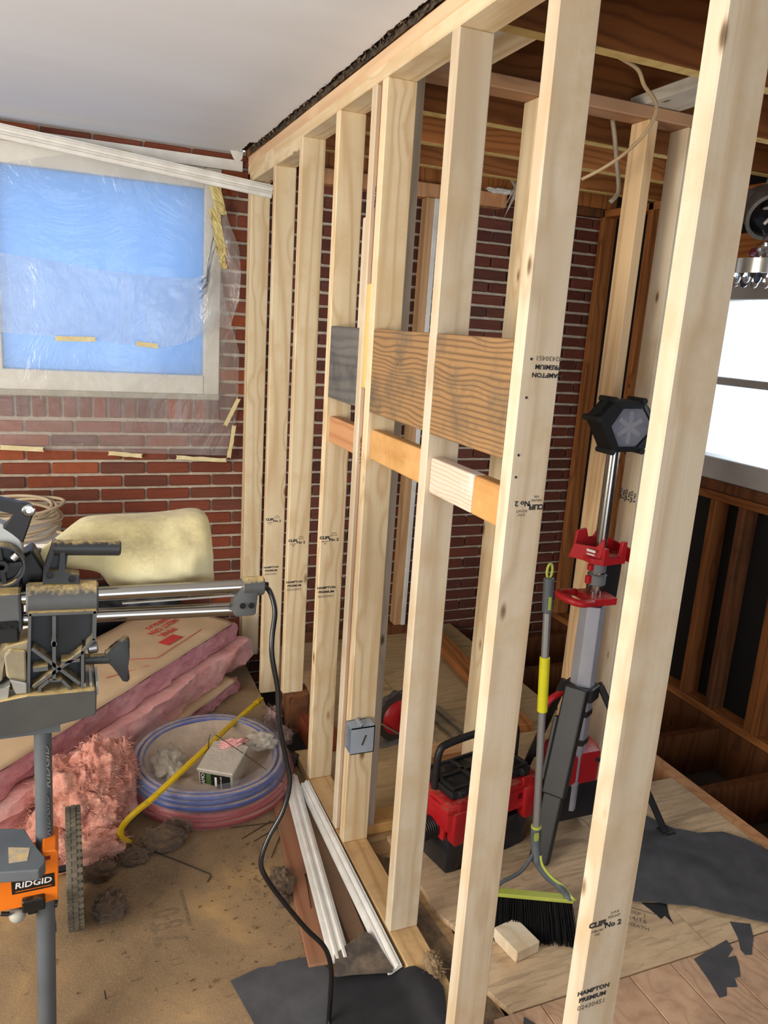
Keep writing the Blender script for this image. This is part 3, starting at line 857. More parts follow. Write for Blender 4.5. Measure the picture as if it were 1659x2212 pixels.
tape((-0.8581, 3.828, 1.597), (-0.683, 3.828, 1.602), 0.022, s2)
tape((-0.5116, 3.828, 1.593), (-0.4077, 3.828, 1.585), 0.022, s2)
tape((-1.103, 3.852, 1.1), (-0.9204, 3.852, 1.09), 0.022, s1)
tape((-0.6419, 3.852, 1.072), (-0.4833, 3.852, 1.058), 0.02, s1, 0.002)
tape((-0.3258, 3.852, 1.051), (-0.0748, 3.852, 1.036), 0.02, s1, 0.003)
tape((-0.0888, 3.842, 1.211), (-0.022, 3.842, 1.351), 0.02, s1)
tape((-0.0676, 3.842, 1.047), (-0.0426, 3.842, 1.216), 0.02, s1, 0.002)
tape((-0.6643, 3.855, 2.408), (-0.5259, 3.855, 2.41), 0.03, s1)
b = MB()
for (xa, za, xb, zb, w) in ((-0.165, 2.36, -0.125, 2.20, 0.05), (-0.16, 2.22, -0.118, 2.02, 0.045), (-0.13, 2.06, -0.108, 1.96, 0.03)):
    b.grid(lambda u, v, xa=xa, za=za, xb=xb, zb=zb, w=w: Vector((xa + (xb - xa) * v + (u - 0.5) * w, 3.826 - 0.016 * abs(mnoise.noise(Vector((u * 5 + za * 7, v * 9, 2)))), za + (zb - za) * v)), 6, 14)
b.solid(0.0012).build('crumpled_tape', plain('old_tape', (214, 200, 140), (176, 156, 96), scale=18, rough=0.5), s2)

# white moulding nailed across, sagging to its free end
def casing(name, p0, p1, face, width, thick, mat, parent=None):
    """strip with a stepped moulded face; face = the way the moulded side looks"""
    w, t = width, thick
    prof = [(-w / 2, 0), (w / 2, 0), (w / 2, t * 0.55), (w * 0.36, t * 0.62), (w * 0.34, t * 0.95), (w * 0.22, t), (w * 0.14, t * 0.7), (w * 0.02, t * 0.62), (-w * 0.06, t * 0.9), (-w * 0.18, t * 0.95), (-w * 0.24, t * 0.55), (-w * 0.42, t * 0.5), (-w / 2, t * 0.35)]
    p0, p1 = Vector(p0), Vector(p1)
    d = (p1 - p0)
    L = d.length
    z = d.normalized()
    yv = Vector(face); yv = (yv - z * yv.dot(z)).normalized()
    xv = yv.cross(z)
    m = Matrix.Identity(4)
    for i in range(3):
        m[i][0], m[i][1], m[i][2], m[i][3] = xv[i], yv[i], z[i], p0[i]
    return MB().prism(prof, 0, L, m).build(name, mat, parent)
o = casing('crown_moulding', (-1.62, 3.745, 2.462), (0.0917, 3.745, 2.314), (0, -1, 0), 0.058, 0.022, WHITE)
tag(o, 'long white moulding strip hanging slanted across the window top', 'moulding')

# ---------------------------------------------------------------- behind the saw
CARD = plain('white_carton', (226, 224, 220), (212, 210, 206), scale=5, rough=0.7)
t = thing('carton', 'white printed carton behind the saw with a cable coil on it', 'box', (-1.18, 3.45, 0))
MB().box((-1.50, 3.28, 0.0), (-0.86, 3.66, 0.80), bevel=0.004).build('body', CARD, t)
MB().box((-1.50, 3.275, 0.70), (-1.19, 3.28, 0.801)).box((-1.185, 3.275, 0.70), (-0.86, 3.28, 0.801)).build('flap', CARD, t)
MB().cyl((-0.895, 3.274, 0.765), (-0.895, 3.2725, 0.765), 0.024, n=24).build('yellow_dot', plain('yellow_print', (238, 194, 40), rough=0.6), t)
text('print', 'LLP', 0.03, plane_m((-0.955, 3.2745, 0.775), (1, 0, 0), (0, 0, 1)), INK, t)
MB().box((-1.02, 3.2742, 0.742), (-0.925, 3.2746, 0.745)).box((-1.02, 3.2742, 0.732), (-0.925, 3.2746, 0.735)).box((-1.02, 3.2742, 0.722), (-0.94, 3.2746, 0.725)).build('print_line', INKFAINT, t)
CABLE = plain('tan_cable_jacket', (196, 178, 150), (176, 158, 130), scale=12, rough=0.5)
t = thing('cable_coil', 'loose coil of flat tan cable lying on the white carton', 'cable', (-1.07, 3.45, 0.803))
rr = random.Random(21)
for q in range(9):
    R0 = 0.215 - 0.012 * (q % 4)
    cx, cy = -1.06 + rr.uniform(-0.02, 0.02), 3.43 + rr.uniform(-0.012, 0.012)
    z0 = 0.812 + 0.0125 * q
    tx, ty = rr.uniform(-0.05, 0.05), rr.uniform(-0.04, 0.1)
    P = [(cx + (R0 + 0.008 * math.sin(3 * a + q)) * math.cos(a), cy + R0 * 0.78 * math.sin(a), z0 + 0.012 * math.sin(a * 2 + q) + 0.02 + (math.sin(a) * ty + math.cos(a) * tx) * 0.25) for a in [2 * math.pi * i / 40 for i in range(40)]]
    MB().tube(P, 0.0066, 8, closed=True).build('cable_turn', CABLE, t, smooth='all')
P = catmull([(-0.87, 3.35, 0.83), (-0.80, 3.27, 0.82), (-0.82, 3.24, 0.77), (-0.92, 3.25, 0.70)], 6)
MB().tube(P, 0.0066, 8).build('cable_end', CABLE, t, smooth='all')
o = MB().box((-1.28, 3.15, 0.0), (-0.97, 3.155, 0.60)).build('paper_sheet', CARD)
tag(o, 'white paper sheet standing between the carton and the pink batts', 'paper')
b = MB()
def lump(b, c, s, amp, fr, seed, nu=40, nv=24, flat=True):
    c, s = Vector(c), Vector(s)
    g = []
    for j in range(nv + 1):
        th = math.pi * j / nv
        row_ = []
        for i in range(nu):
            ph = 2 * math.pi * i / nu
            d = Vector((math.sin(th) * math.cos(ph), math.sin(th) * math.sin(ph), math.cos(th)))
            r = 1 + amp * mnoise.fractal(d * fr + Vector((seed, seed * 2.3, 0)), 1.15, 2.1, 5) + amp * 0.5 * (abs(mnoise.noise(d * fr * 1.7 + Vector((0, seed, 3)))) - 0.3)
            p = Vector((d.x * s.x * r, d.y * s.y * r, d.z * s.z * r)) + c
            if flat and p.z < c.z - s.z * 0.55: p.z = c.z - s.z * 0.55
            row_.append(b.bm.verts.new(p))
        g.append(row_)
    for j in range(nv):
        for i in range(nu):
            b.face([g[j][i], g[j][(i + 1) % nu], g[j + 1][(i + 1) % nu], g[j + 1][i]])
    bmesh.ops.remove_doubles(b.bm, verts=b.bm.verts[:], dist=0.0004)
    return b
lump(b, (-0.58, 3.75, 0.17), (0.30, 0.10, 0.30), 0.22, 2.2, 4.0)
o = b.build('tarp', plain('black_poly_tarp', (30, 32, 40), (18, 19, 24), scale=6, rough=0.35, bump=0.004, bscale=14), smooth='all')
tag(o, 'crumpled black tarp heaped by the brick wall behind the batts', 'tarp')

# ---------------------------------------------------------------- fibreglass batts
def glass_wool(name, c, c2, c3):
    k = N(name)
    tc = k.n('ShaderNodeTexCoord').outputs['Object']
    a = k.noise(k.n('ShaderNodeVectorMath', {0: tc, 1: (1, 1, 2.2)}, operation='MULTIPLY').outputs[0], 9, 8, 0.68, 0.8)
    f = k.noise(tc, 70, 5, 0.75, 1.5)
    s = k.math('MULTIPLY_ADD', a, 0.7, k.math('MULTIPLY', f, 0.3))
    col = k.ramp(s, [(0.34, c3), (0.46, c2), (0.62, c), (0.75, tuple(min(255, x * 1.08) for x in c))])  # low spots of the fibres coloured darker, standing in for shade in creases
    d = k.ramp(k.noise(tc, 3.0, 6), [(0.56, (0, 0, 0)), (0.72, (150, 150, 150))])
    col = k.mix(d, col, lin((150, 116, 92)))
    k.bump(s, 0.02, 0.9)
    return k.P(color=col, rough=1.0, spec=0.05, sheen=0.25)
WOOL = glass_wool('pink_fibreglass', (252, 200, 192), (246, 174, 170), (208, 120, 126))
WOOLM = glass_wool('mauve_fibreglass', (244, 182, 184), (228, 150, 160), (184, 108, 126))
KRAFT = plain('kraft_facing', (204, 176, 142), (186, 156, 122), scale=4, rough=0.8, bump=0.003, bscale=9)
RED = plain('red_print', (204, 70, 62), (188, 62, 56), rough=0.7)
D, NV = Vector((0.67, 0.742, 0)), Vector((-0.742, 0.67, 0))
P0 = Vector((-0.583, 2.984, 0))
def batt(label, off, s0, s1, z0, z1, width, mat, seed, kraft=None, droop=0.0, near_lift=0.0):
    t = thing('insulation_batt', label, 'insulation', P0 - NV * off + D * ((s0 + s1) / 2) + Vector((0, 0, z0)), 'pink fibreglass batts stacked on the floor')
    nu, nw, nz = 80, 10, 5
    def pos(u, w, h):
        s = s0 + (s1 - s0) * u
        p = P0 + D * s + NV * (w * width - off)
        zz = z0 + (z1 - z0) * h + droop * (u - 0.6)
        # soft, ragged edges
        q = Vector((s * 9, w * 7, h * 5 + seed))
        e = (mnoise.noise(q) * 0.022 + mnoise.noise(q * 3.1) * 0.015)
        edge_out = -NV if w < 0.01 else (NV if w > 0.99 else None)
        if edge_out: p += edge_out * (e * 0.8 + 0.004 * math.sin(math.pi * h) + near_lift * mnoise.noise(Vector((s * 4, h * 2.5, seed))))
        if u > 0.995: p += D * (mnoise.noise(Vector((w * 16, h * 9, seed))) * 0.035 + 0.03 * math.sin(math.pi * h) - 0.05 * mnoise.noise(Vector((w * 5, h * 3, seed + 3))))
        zz += mnoise.noise(q * 1.3) * 0.008 + mnoise.noise(Vector((s * 30, w * 20, h * 9 + seed))) * 0.004
        return Vector((p.x, p.y, max(zz, 0.001 + 0.002 * h)))
    b = MB(); G = {}
    def vert(i, j, kz):
        if (i, j, kz) not in G: G[(i, j, kz)] = b.bm.verts.new(pos(i / nu, j / nw, kz / nz))
        return G[(i, j, kz)]
    for i in range(nu):
        for j in range(nw):
            b.face([vert(i, j, nz), vert(i + 1, j, nz), vert(i + 1, j + 1, nz), vert(i, j + 1, nz)])
            b.face([vert(i, j, 0), vert(i, j + 1, 0), vert(i + 1, j + 1, 0), vert(i + 1, j, 0)])
        for kz in range(nz):
            b.face([vert(i, 0, kz), vert(i + 1, 0, kz), vert(i + 1, 0, kz + 1), vert(i, 0, kz + 1)])
            b.face([vert(i, nw, kz), vert(i, nw, kz + 1), vert(i + 1, nw, kz + 1), vert(i + 1, nw, kz)])
    for j in range(nw):
        for kz in range(nz):
            b.face([vert(nu, j, kz), vert(nu, j + 1, kz), vert(nu, j + 1, kz + 1), vert(nu, j, kz + 1)])
            b.face([vert(0, j, kz), vert(0, j, kz + 1), vert(0, j + 1, kz + 1), vert(0, j + 1, kz)])
    b.build('fibreglass', mat, t, smooth=48)
    if kraft:
        k0, k1 = kraft
        def kf(u, v):
            s = s0 + (s1 - 0.03 - s0) * u
            w = k0 + (k1 - k0) * v
            p = P0 + D * s + NV * (w * width - off)
            flap = 0.008 * max(0, 0.06 - v) / 0.06
            zz = z1 + 0.0165 + droop * (u - 0.6) + mnoise.noise(Vector((s * 6, w * 5, seed + 8))) * 0.006 - flap + (0.05 * v * max(0, u - 0.55) if k1 > 0.9 else 0)
            return Vector((p.x, p.y, zz))
        MB().grid(kf, 60, 14).solid(0.0012).build('kraft_facing', KRAFT, t, smooth='all')
    return t
bC = batt('lowest batt of the pink stack, its brown paper edge showing beside the blue coil', 0.094, -0.95, 0.62, 0.0, 0.055, 0.40, WOOLM, 1.0, (-0.03, 0.6))
bB = batt('middle batt of the pink stack with its bare pink face up', 0.056, -0.95, 0.80, 0.074, 0.186, 0.40, WOOL, 5.0, None, 0.0, 0.03)
bA = batt('top batt of the pink stack, brown paper face up with red print', 0.0, -0.95, 0.745, 0.194, 0.282, 0.40, WOOLM, 9.0, (-0.02, 1.02))
# printing on the paper face of the top batt: lettering reads from the far side
def on_batt(s, w, dz=0.0205):
    return P0 + D * s + NV * (w * 0.40) + Vector((0, 0, 0.282 + dz + 0.05 * w * max(0, (s + 0.95) / 1.695 - 0.55)))
def batt_text(body, s, w, size):
    m = plane_m(on_batt(s, w), -D, -NV)
    text('print', body, size, m, RED, bA, sx=0.9, ext=0.0006)
for s_off in (0.50, -0.16):
    batt_text('R-13', s_off + 0.10, 0.80, 0.075)
    batt_text('FIBERGLAS', s_off - 0.0, 0.68, 0.040)
    batt_text('NEXT GEN', s_off - 0.02, 0.57, 0.048)
    batt_text('PINK', s_off - 0.06, 0.44, 0.056)
    m = plane_m(on_batt(s_off - 0.12, 0.29), -D, -NV)
    MB().box((-0.055, -0.028, -0.0004), (0.055, 0.028, 0.0006), m).build('print_block', RED, bA)
for a, c in (((0.10, 0.45), (0.20, 0.14)), ((0.20, 0.14), (0.55, 0.16)), ((-0.05, 0.30), (0.12, 0.10)), ((-0.72, 0.50), (-0.60, 0.30)), ((-0.60, 0.30), (-0.50, 0.48)), ((-0.95, 0.35), (-0.82, 0.14)), ((-0.82, 0.14), (-0.72, 0.35))):
    p, q = on_batt(*a), on_batt(*c)
    MB().beam(p, q, 0.003, 0.0012, NV).build('print_line', RED, bA)

# torn insulation in front of the stack
def fluff(b, c, s, seed, n_tuft=500, amp=0.30, fr=1.9, L=(0.008, 0.026), nu=60, nv=36):
    lump(b, c, s, amp, fr, seed, nu, nv)
    rf = random.Random(seed * 7 + 1)
    c, s = Vector(c), Vector(s)
    for _ in range(n_tuft):
        d = Vector((rf.gauss(0, 1), rf.gauss(0, 1), abs(rf.gauss(0, 0.9)))).normalized()
        p = c + Vector((d.x * s.x, d.y * s.y, d.z * s.z)) * rf.uniform(0.9, 1.12)
        if p.z < 0.004: p.z = 0.004
        tdir = (d * rf.uniform(0.1, 0.6) + Vector((rf.gauss(0, .7), rf.gauss(0, .7), rf.gauss(0, .5)))).normalized()
        sd_ = tdir.orthogonal().normalized() * rf.uniform(0.0004, 0.0012)
        ln = rf.uniform(*L)
        bend = Vector((rf.gauss(0, .5), rf.gauss(0, .5), rf.gauss(0, .4) - 0.25)) * ln
        q1, q2 = p + tdir * ln * 0.5 + bend * 0.2, p + tdir * ln + bend * 0.6
        v = [b.bm.verts.new(x) for x in (p - sd_, p + sd_, q1 + sd_ * 0.8, q1 - sd_ * 0.8, q2)]
        b.face([v[0], v[1], v[2], v[3]]); b.face([v[3], v[2], v[4]])
    return b
b = MB()
for c, s_, sd_, nt in (((-0.86, 2.49, 0.10), (0.13, 0.14, 0.16), 2, 1500), ((-0.76, 2.52, 0.13), (0.09, 0.11, 0.18), 7, 1400), ((-0.77, 2.43, 0.08), (0.08, 0.08, 0.11), 12, 1200), ((-0.675, 2.55, 0.12), (0.045, 0.07, 0.17), 17, 900),
                       ((-0.93, 2.40, 0.05), (0.12, 0.13, 0.08), 22, 1000), ((-0.82, 2.33, 0.04), (0.13, 0.08, 0.07), 27, 900), ((-0.80, 2.46, 0.20), (0.06, 0.06, 0.07), 33, 600)):
    fluff(b, c, s_, sd_, nt, nu=100, nv=64)
TORN = glass_wool('torn_pink_wool', (240, 184, 164), (218, 146, 128), (160, 98, 82))
o = b.build('torn_insulation', TORN, smooth='all')
tag(o, 'ragged heap of torn pink fibreglass beside the wheel', 'insulation', kind='stuff')
DIRTWOOL = glass_wool('dirty_wool', (140, 114, 86), (104, 82, 62), (56, 44, 34))
b = MB()
for (x, y, z, sx, sz, sd) in ((-0.78, 2.25, 0.0, 0.06, 0.028, 31), (-0.66, 2.29, 0.0, 0.05, 0.02, 35), (-0.56, 2.34, 0.0, 0.07, 0.035, 41), (-0.50, 2.40, 0.0, 0.05, 0.03, 45), (-0.745, 2.06, 0.0, 0.045, 0.05, 51)):
    fluff(b, (x, y, z + sz * 0.55), (sx, sx * 0.8, sz), sd, 160, 0.35, 3.0, (0.008, 0.025), 36, 22)
o = b.build('insulation_scraps', DIRTWOOL, smooth='all')
tag(o, 'dirty brown insulation scraps scattered in front of the coils', 'debris', kind='stuff')
b = MB()
fluff(b, (-0.045, 2.93, 0.05), (0.035, 0.05, 0.075), 61, 260, 0.4, 3.0, (0.012, 0.035), 40, 26)
fluff(b, (-0.02, 2.84, 0.03), (0.04, 0.045, 0.045), 66, 220, 0.4, 3.0, (0.012, 0.035), 40, 26)
o = b.build('insulation_clump', glass_wool('grey_pink_wool', (196, 160, 146), (150, 122, 112), (84, 70, 64)), smooth='all')
tag(o, 'grey and pink insulation clump by the gap in the sill plate', 'debris', kind='stuff')
b = fluff(MB(), (-0.235, 2.02, 0.02), (0.034, 0.05, 0.032), 71, 260, 0.4, 3.0, (0.008, 0.025), 36, 24)
lump(b, (-0.255, 1.95, 0.012), (0.022, 0.022, 0.022), 0.3, 3.0, 75, 30, 20)
o = b.build('rock_wool_tuft', DIRTWOOL, smooth='all')
tag(o, 'tuft of brown rock wool on the floor beside the black cord', 'debris', kind='stuff')
b = fluff(MB(), (0.060, 1.535, 0.060), (0.022, 0.036, 0.026), 81, 200, 0.35, 3.0, (0.006, 0.02), 36, 24)
o = b.build('sawdust_clump', glass_wool('sawdust_wool', (190, 162, 124), (160, 132, 98), (110, 86, 62)), smooth='all')
tag(o, 'tan fluffy clump sitting on the sill plate', 'debris', kind='stuff')

# ---------------------------------------------------------------- tubing coils
def film(name, c, a, rough=0.25):
    k = N(name)
    t_ = k.n('ShaderNodeBsdfTransparent')
    p = k.b
    k.P(color=lin(c), rough=rough, spec=0.6)
    tc = k.n('ShaderNodeTexCoord').outputs['Object']
    nz = k.noise(tc, 16, 6, 0.7)
    k.bump(nz, 0.01, 0.8)
    m = k.n('ShaderNodeMixShader', {0: k.math('MULTIPLY_ADD', nz, 0.5, a - 0.25), 1: t_.outputs[0], 2: p.outputs[0]})
    k.t.links.new(m.outputs[0], k.out.inputs['Surface'])
    return k.m
DUSTFILM = film('dusty_wrap', (186, 166, 146), 0.86, 0.45)
TR = 0.0105
def coil(label, c, R, z0, layers, strands, colr, seed, tilt):
    t = thing('tubing_coil', label, 'tubing coil', (c[0], c[1], z0), 'tubing coils on the floor')
    M_ = plain('tube_%d' % seed, colr, tuple(x * 0.88 for x in colr), scale=20, rough=0.3, dust=((170, 150, 134), 0.8, 9))
    rr = random.Random(seed)
    for l in range(layers):
        for q in range(strands):
            rad = R - q * 0.0214 + rr.uniform(-0.003, 0.003)
            ph = rr.uniform(0, 6)
            P = [(c[0] + rad * math.cos(a) + 0.003 * math.sin(3 * a + ph), c[1] + rad * math.sin(a) + 0.003 * math.cos(2 * a + ph), z0 + 0.011 + l * 0.0205 + tilt * (math.sin(a) + 1) * 0.5 + 0.002 * math.sin(2 * a + ph)) for a in [2 * math.pi * i / 72 for i in range(72)]]
            MB().tube(P, TR, 8, closed=True).build('tube_turn', M_, t, smooth='all')
    return t
cr = coil('red tubing coil in plastic wrap lying under the blue one', (-0.345, 2.66), 0.290, 0.0, 3, 3, (160, 30, 52), 5, 0.0)
cb = coil('blue tubing coil in dusty plastic wrap on top of the red one', (-0.36, 2.63), 0.272, 0.076, 3, 2, (38, 72, 158), 6, 0.012)
def wrap(c, R, z0, z1, par, mat, pad=0.012):
    prof = [(R + pad * 0.4, z0), (R + pad, z0 + (z1 - z0) * 0.3), (R + pad, z0 + (z1 - z0) * 0.7), (R + pad * 0.3, z1 + 0.004), (R - 0.03, z1 + 0.007), (R - 0.058, z1 + 0.003)]
    b = MB().lathe(prof, Matrix.Translation((c[0], c[1], 0)), 72, cap=False)
    for v in b.bm.verts: v.co += mnoise.noise_vector(v.co * 24) * 0.002
    return b.build('plastic_wrap', mat, par, smooth='all')
wrap((-0.345, 2.66), 0.302, 0.002, 0.072, cr, film('red_wrap', (206, 140, 138), 0.30, 0.1))
wrap((-0.36, 2.63), 0.284, 0.082, 0.146, cb, film('clear_wrap', (170, 172, 186), 0.2, 0.1))
def fd(u, v):
    r, a = 0.248 * v, 2 * math.pi * u
    x, y = -0.36 + r * math.cos(a), 2.63 + r * math.sin(a)
    z = 0.136 - 0.075 * (1 - v ** 4) * (0.6 + 0.4 * mnoise.noise(Vector((x * 6, y * 6, 3)))) + 0.016 * mnoise.fractal(Vector((x * 11, y * 11, 5)), 1.0, 2.0, 4) * (1 - v ** 6) + 0.012 * max(0, math.sin(a)) * v
    return Vector((x, y, z))
MB().grid(fd, 72, 26).build('dusty_film', DUSTFILM, cb, smooth='all')
b = lump(MB(), (-0.51, 2.62, 0.128), (0.06, 0.09, 0.045), 0.35, 2.4, 91, 50, 30)
o = b.build('plastic_bag', film('bag_film', (190, 180, 164), 0.6, 0.3), smooth='all')
tag(o, 'crumpled pale plastic bag inside the blue coil beside the torn insulation', 'bag')
b = lump(MB(), (-0.165, 2.63, 0.16), (0.055, 0.05, 0.03), 0.4, 2.4, 97, 40, 24)
o = b.build('plastic_bag', film('bag_film_b', (206, 198, 182), 0.62, 0.3), smooth='all')
tag(o, 'small knotted plastic bag end lying over the rim of the blue coil', 'bag')
t = thing('fastener_box', 'clear plastic fastener tub with a black label inside the blue coil', 'box', (-0.325, 2.515, 0.085))
TUB = film('cloudy_tub', (188, 178, 164), 0.78, 0.35)
Rz = Matrix.Translation((-0.325, 2.515, 0.104)) @ Matrix.Rotation(math.radians(-33), 4, 'Z') @ Matrix.Rotation(math.radians(9), 4, 'X')
MB().box((-0.065, -0.075, 0), (0.065, 0.075, 0.085), Rz, bevel=0.006).build('tub', TUB, t)
MB().box((-0.069, -0.079, 0.078), (0.069, 0.079, 0.090), Rz, bevel=0.003).build('lid', TUB, t)
MB().box((-0.056, -0.0772, 0.012), (0.056, -0.0755, 0.072), Rz).build('label', plain('black_label', (20, 22, 20), rough=0.4), t)
MB().box((-0.034, -0.0778, 0.012), (-0.016, -0.0766, 0.072), Rz).build('label_band', plain('green_label', (70, 104, 52), rough=0.4), t)
tm = Rz @ Matrix.Translation((-0.045, -0.0782, 0.042)) @ Matrix.Rotation(math.pi / 2, 4, 'X') @ Matrix.Rotation(math.pi / 2, 4, 'Z')
text('label_print', 'CAMO', 0.02, tm, WHITE, t)
tm = Rz @ Matrix.Translation((0.022, -0.0782, 0.042)) @ Matrix.Rotation(math.pi / 2, 4, 'X') @ Matrix.Rotation(math.pi / 2, 4, 'Z')
text('label_print', '#10 1/2 IN. x #10', 0.0075, tm, WHITE, t)
MB().box((-0.002, -0.0782, 0.022), (0.006, -0.0772, 0.062), Rz).build('label_patch', WHITE, t)
b = lump(MB(), (-0.285, 2.565, 0.204), (0.05, 0.022, 0.012), 0.7, 3.0, 103, 40, 24)
o = b.build('insulation_shred', WOOL, smooth='all')
tag(o, 'shred of pink insulation lying on the fastener tub', 'debris', kind='stuff')
WIRE = plain('dark_wire', (52, 44, 38), rough=0.6)
def wire(label, pts, r=0.0016, name='wire_rod'):
    o = MB().tube(catmull(pts, 5), r, 6).build(name, WIRE, smooth='all')
    return tag(o, label, 'wire')
wire('thin dark wire crossing the fastener tub and both coils', [(-0.3499, 2.56, 0.2509), (-0.2997, 2.52, 0.2241), (-0.2069, 2.47, 0.1586), (-0.1222, 2.44, 0.0893)])
wire('short bent wire standing at the crowbar in the blue coil', [(-0.3745, 2.57, 0.1926), (-0.3731, 2.57, 0.2264), (-0.3683, 2.57, 0.2483)])
wire('thin wire lying on the floor from the crowbar claw', [(-0.6682, 2.362, 0.003), (-0.5591, 2.267, 0.003), (-0.4562, 2.16, 0.003), (-0.4381, 2.137, 0.003), (-0.4531, 2.108, 0.003)])
# crowbar
YEL = plain('yellow_paint', (226, 190, 30), (206, 168, 22), scale=16, rough=0.45, dust=((96, 80, 40), 0.5, 30))
t = thing('crowbar', 'yellow painted crowbar lying across the blue coil, hook end on the floor', 'crowbar', (-0.33, 2.7, 0.10))
P = catmull([(-0.0909, 3, 0.1254), (-0.2432, 2.8, 0.1491), (-0.3694, 2.6, 0.1861), (-0.4889, 2.46, 0.1843), (-0.5935, 2.352, 0.1719), (-0.6409, 2.315, 0.1641), (-0.6767, 2.3, 0.1439), (-0.6982, 2.305, 0.1073), (-0.6919, 2.325, 0.0591), (-0.6629, 2.35, 0.0226)], 6)
rad = [0.0105] * len(P)
rad[-1] = 0.003; rad[-2] = 0.005; rad[-3] = 0.007; rad[-4] = 0.009
MB().tube(P, rad, 6).build('bar', YEL, t)
cl = frame((-0.0909, 3, 0.1254), (-0.0565, 3.05, 0.1201), (0, 0, 1))
MB().box((-0.006, -0.011, -0.004), (0.006, -0.002, 0.046), cl, bevel=0.0015).box((-0.006, 0.002, -0.004), (0.006, 0.011, 0.046), cl, bevel=0.0015).box((-0.009, -0.011, -0.02), (0.009, 0.011, 0.004), cl, bevel=0.002).build('claw', YEL, t)

# ---------------------------------------------------------------- strips and old boards along the sill plate
o = casing('casing_strip', (-0.062, 2.56, 0.022), (-0.165, 1.66, 0.022), (0, 0, 1), 0.057, 0.017, WHITE)
tag(o, 'wider white casing strip on the floor, the one away from the sill plate', 'moulding', 'white casing strips beside the sill plate')
o = casing('casing_strip', (-0.022, 2.50, 0.024), (-0.030, 1.58, 0.024), (-0.5, 0, 1), 0.045, 0.014, WHITE)
tag(o, 'narrower white casing strip lying tight along the sill plate', 'moulding', 'white casing strips beside the sill plate')
o = lumber('old_board', (-0.115, 2.45, 0.0065), (-0.205, 1.68, 0.0065), 0.085, 0.011, (1, 0, 0), wood('reddish_board', (150, 104, 78), (104, 66, 46), ring=22, knot=0.2, grime=((128, 104, 82), 0.7)))
tag(o, 'reddish old board under the wider white casing strip', 'board')
o = lumber('old_board', (-0.052, 2.36, 0.0065), (-0.085, 1.70, 0.0065), 0.058, 0.011, (1, 0, 0), wood('greyish_old_board', (132, 104, 82), (92, 66, 48), ring=22, knot=0.2, grime=((110, 90, 72), 0.7)))
tag(o, 'dusty brown old board between the two white casing strips', 'board')
def sheet_flat(name, pts, z, th, mat, wave=0.004, seed=0, lift=None, sub=5):
    b = MB()
    f = b.face([b.bm.verts.new((x, y, z)) for x, y in pts])
    bmesh.ops.triangulate(b.bm, faces=[f])
    for _ in range(sub):
        es = [e for e in b.bm.edges if e.calc_length() > 0.03]
        if not es: break
        bmesh.ops.subdivide_edges(b.bm, edges=es, cuts=1)
        bmesh.ops.triangulate(b.bm, faces=b.bm.faces[:])
    for v in b.bm.verts:
        v.co.z += wave * (0.5 + 0.5 * mnoise.noise(Vector((v.co.x * 7 + seed, v.co.y * 7, seed)))) + (lift(v.co.x, v.co.y) if lift else 0)
    for f in b.bm.faces:
        if f.normal.z < 0: f.normal_flip()
    bmesh.ops.recalc_face_normals(b.bm, faces=b.bm.faces[:])
    bmesh.ops.solidify(b.bm, geom=b.bm.faces[:], thickness=th)
    return b.build(name, mat, smooth=35)
def xy(*ps): return [(p[0], p[1]) for p in ps]
o = sheet_flat('felt_scrap', xy((-0.4581, 1.71, 0.006), (-0.3756, 1.728, 0.006), (-0.3355, 1.721, 0.006), (-0.3227, 1.73, 0.006), (-0.2704, 1.727, 0.006), (-0.206, 1.716, 0.006), (-0.1966, 1.652, 0.006), (-0.2393, 1.491, 0.006), (-0.4211, 1.532, 0.006)), 0.004, 0.002, FELT, 0.003, 2)
tag(o, 'dark grey felt scrap with a pointed end under the black cord', 'roofing felt')
o = sheet_flat('felt_scrap', xy((-0.2074, 1.621, 0.02), (-0.144, 1.62, 0.02), (-0.0449, 1.593, 0.02), (0.0171, 1.56, 0.02), (0.0525, 1.516, 0.02), (0.0605, 1.472, 0.02), (0.0451, 1.425, 0.02), (0.0119, 1.358, 0.02), (-0.2745, 1.442, 0.02)), 0.014, 0.002, FELTBLACK, 0.004, 5, lift=lambda x, y: 0.030 * max(0.0, min(1.0, (x + 0.03) / 0.04)))
tag(o, 'near-black felt scrap with a rounded corner lapping onto the sill plate', 'roofing felt')
o = sheet_flat('felt_scrap', xy((-0.1762, 1.677, 0.035), (-0.0692, 1.731, 0.035), (-0.0512, 1.714, 0.035), (-0.0359, 1.584, 0.035), (-0.0444, 1.571, 0.035), (-0.153, 1.597, 0.035), (-0.1953, 1.604, 0.035)), 0.034, 0.002, plain('grey_felt', (84, 78, 74), (70, 64, 60), scale=14, rough=0.85, dust=((150, 128, 100), 0.5, 12)), 0.003, 8)
tag(o, 'grey three-cornered felt scrap lying over the ends of the white strips', 'roofing felt')
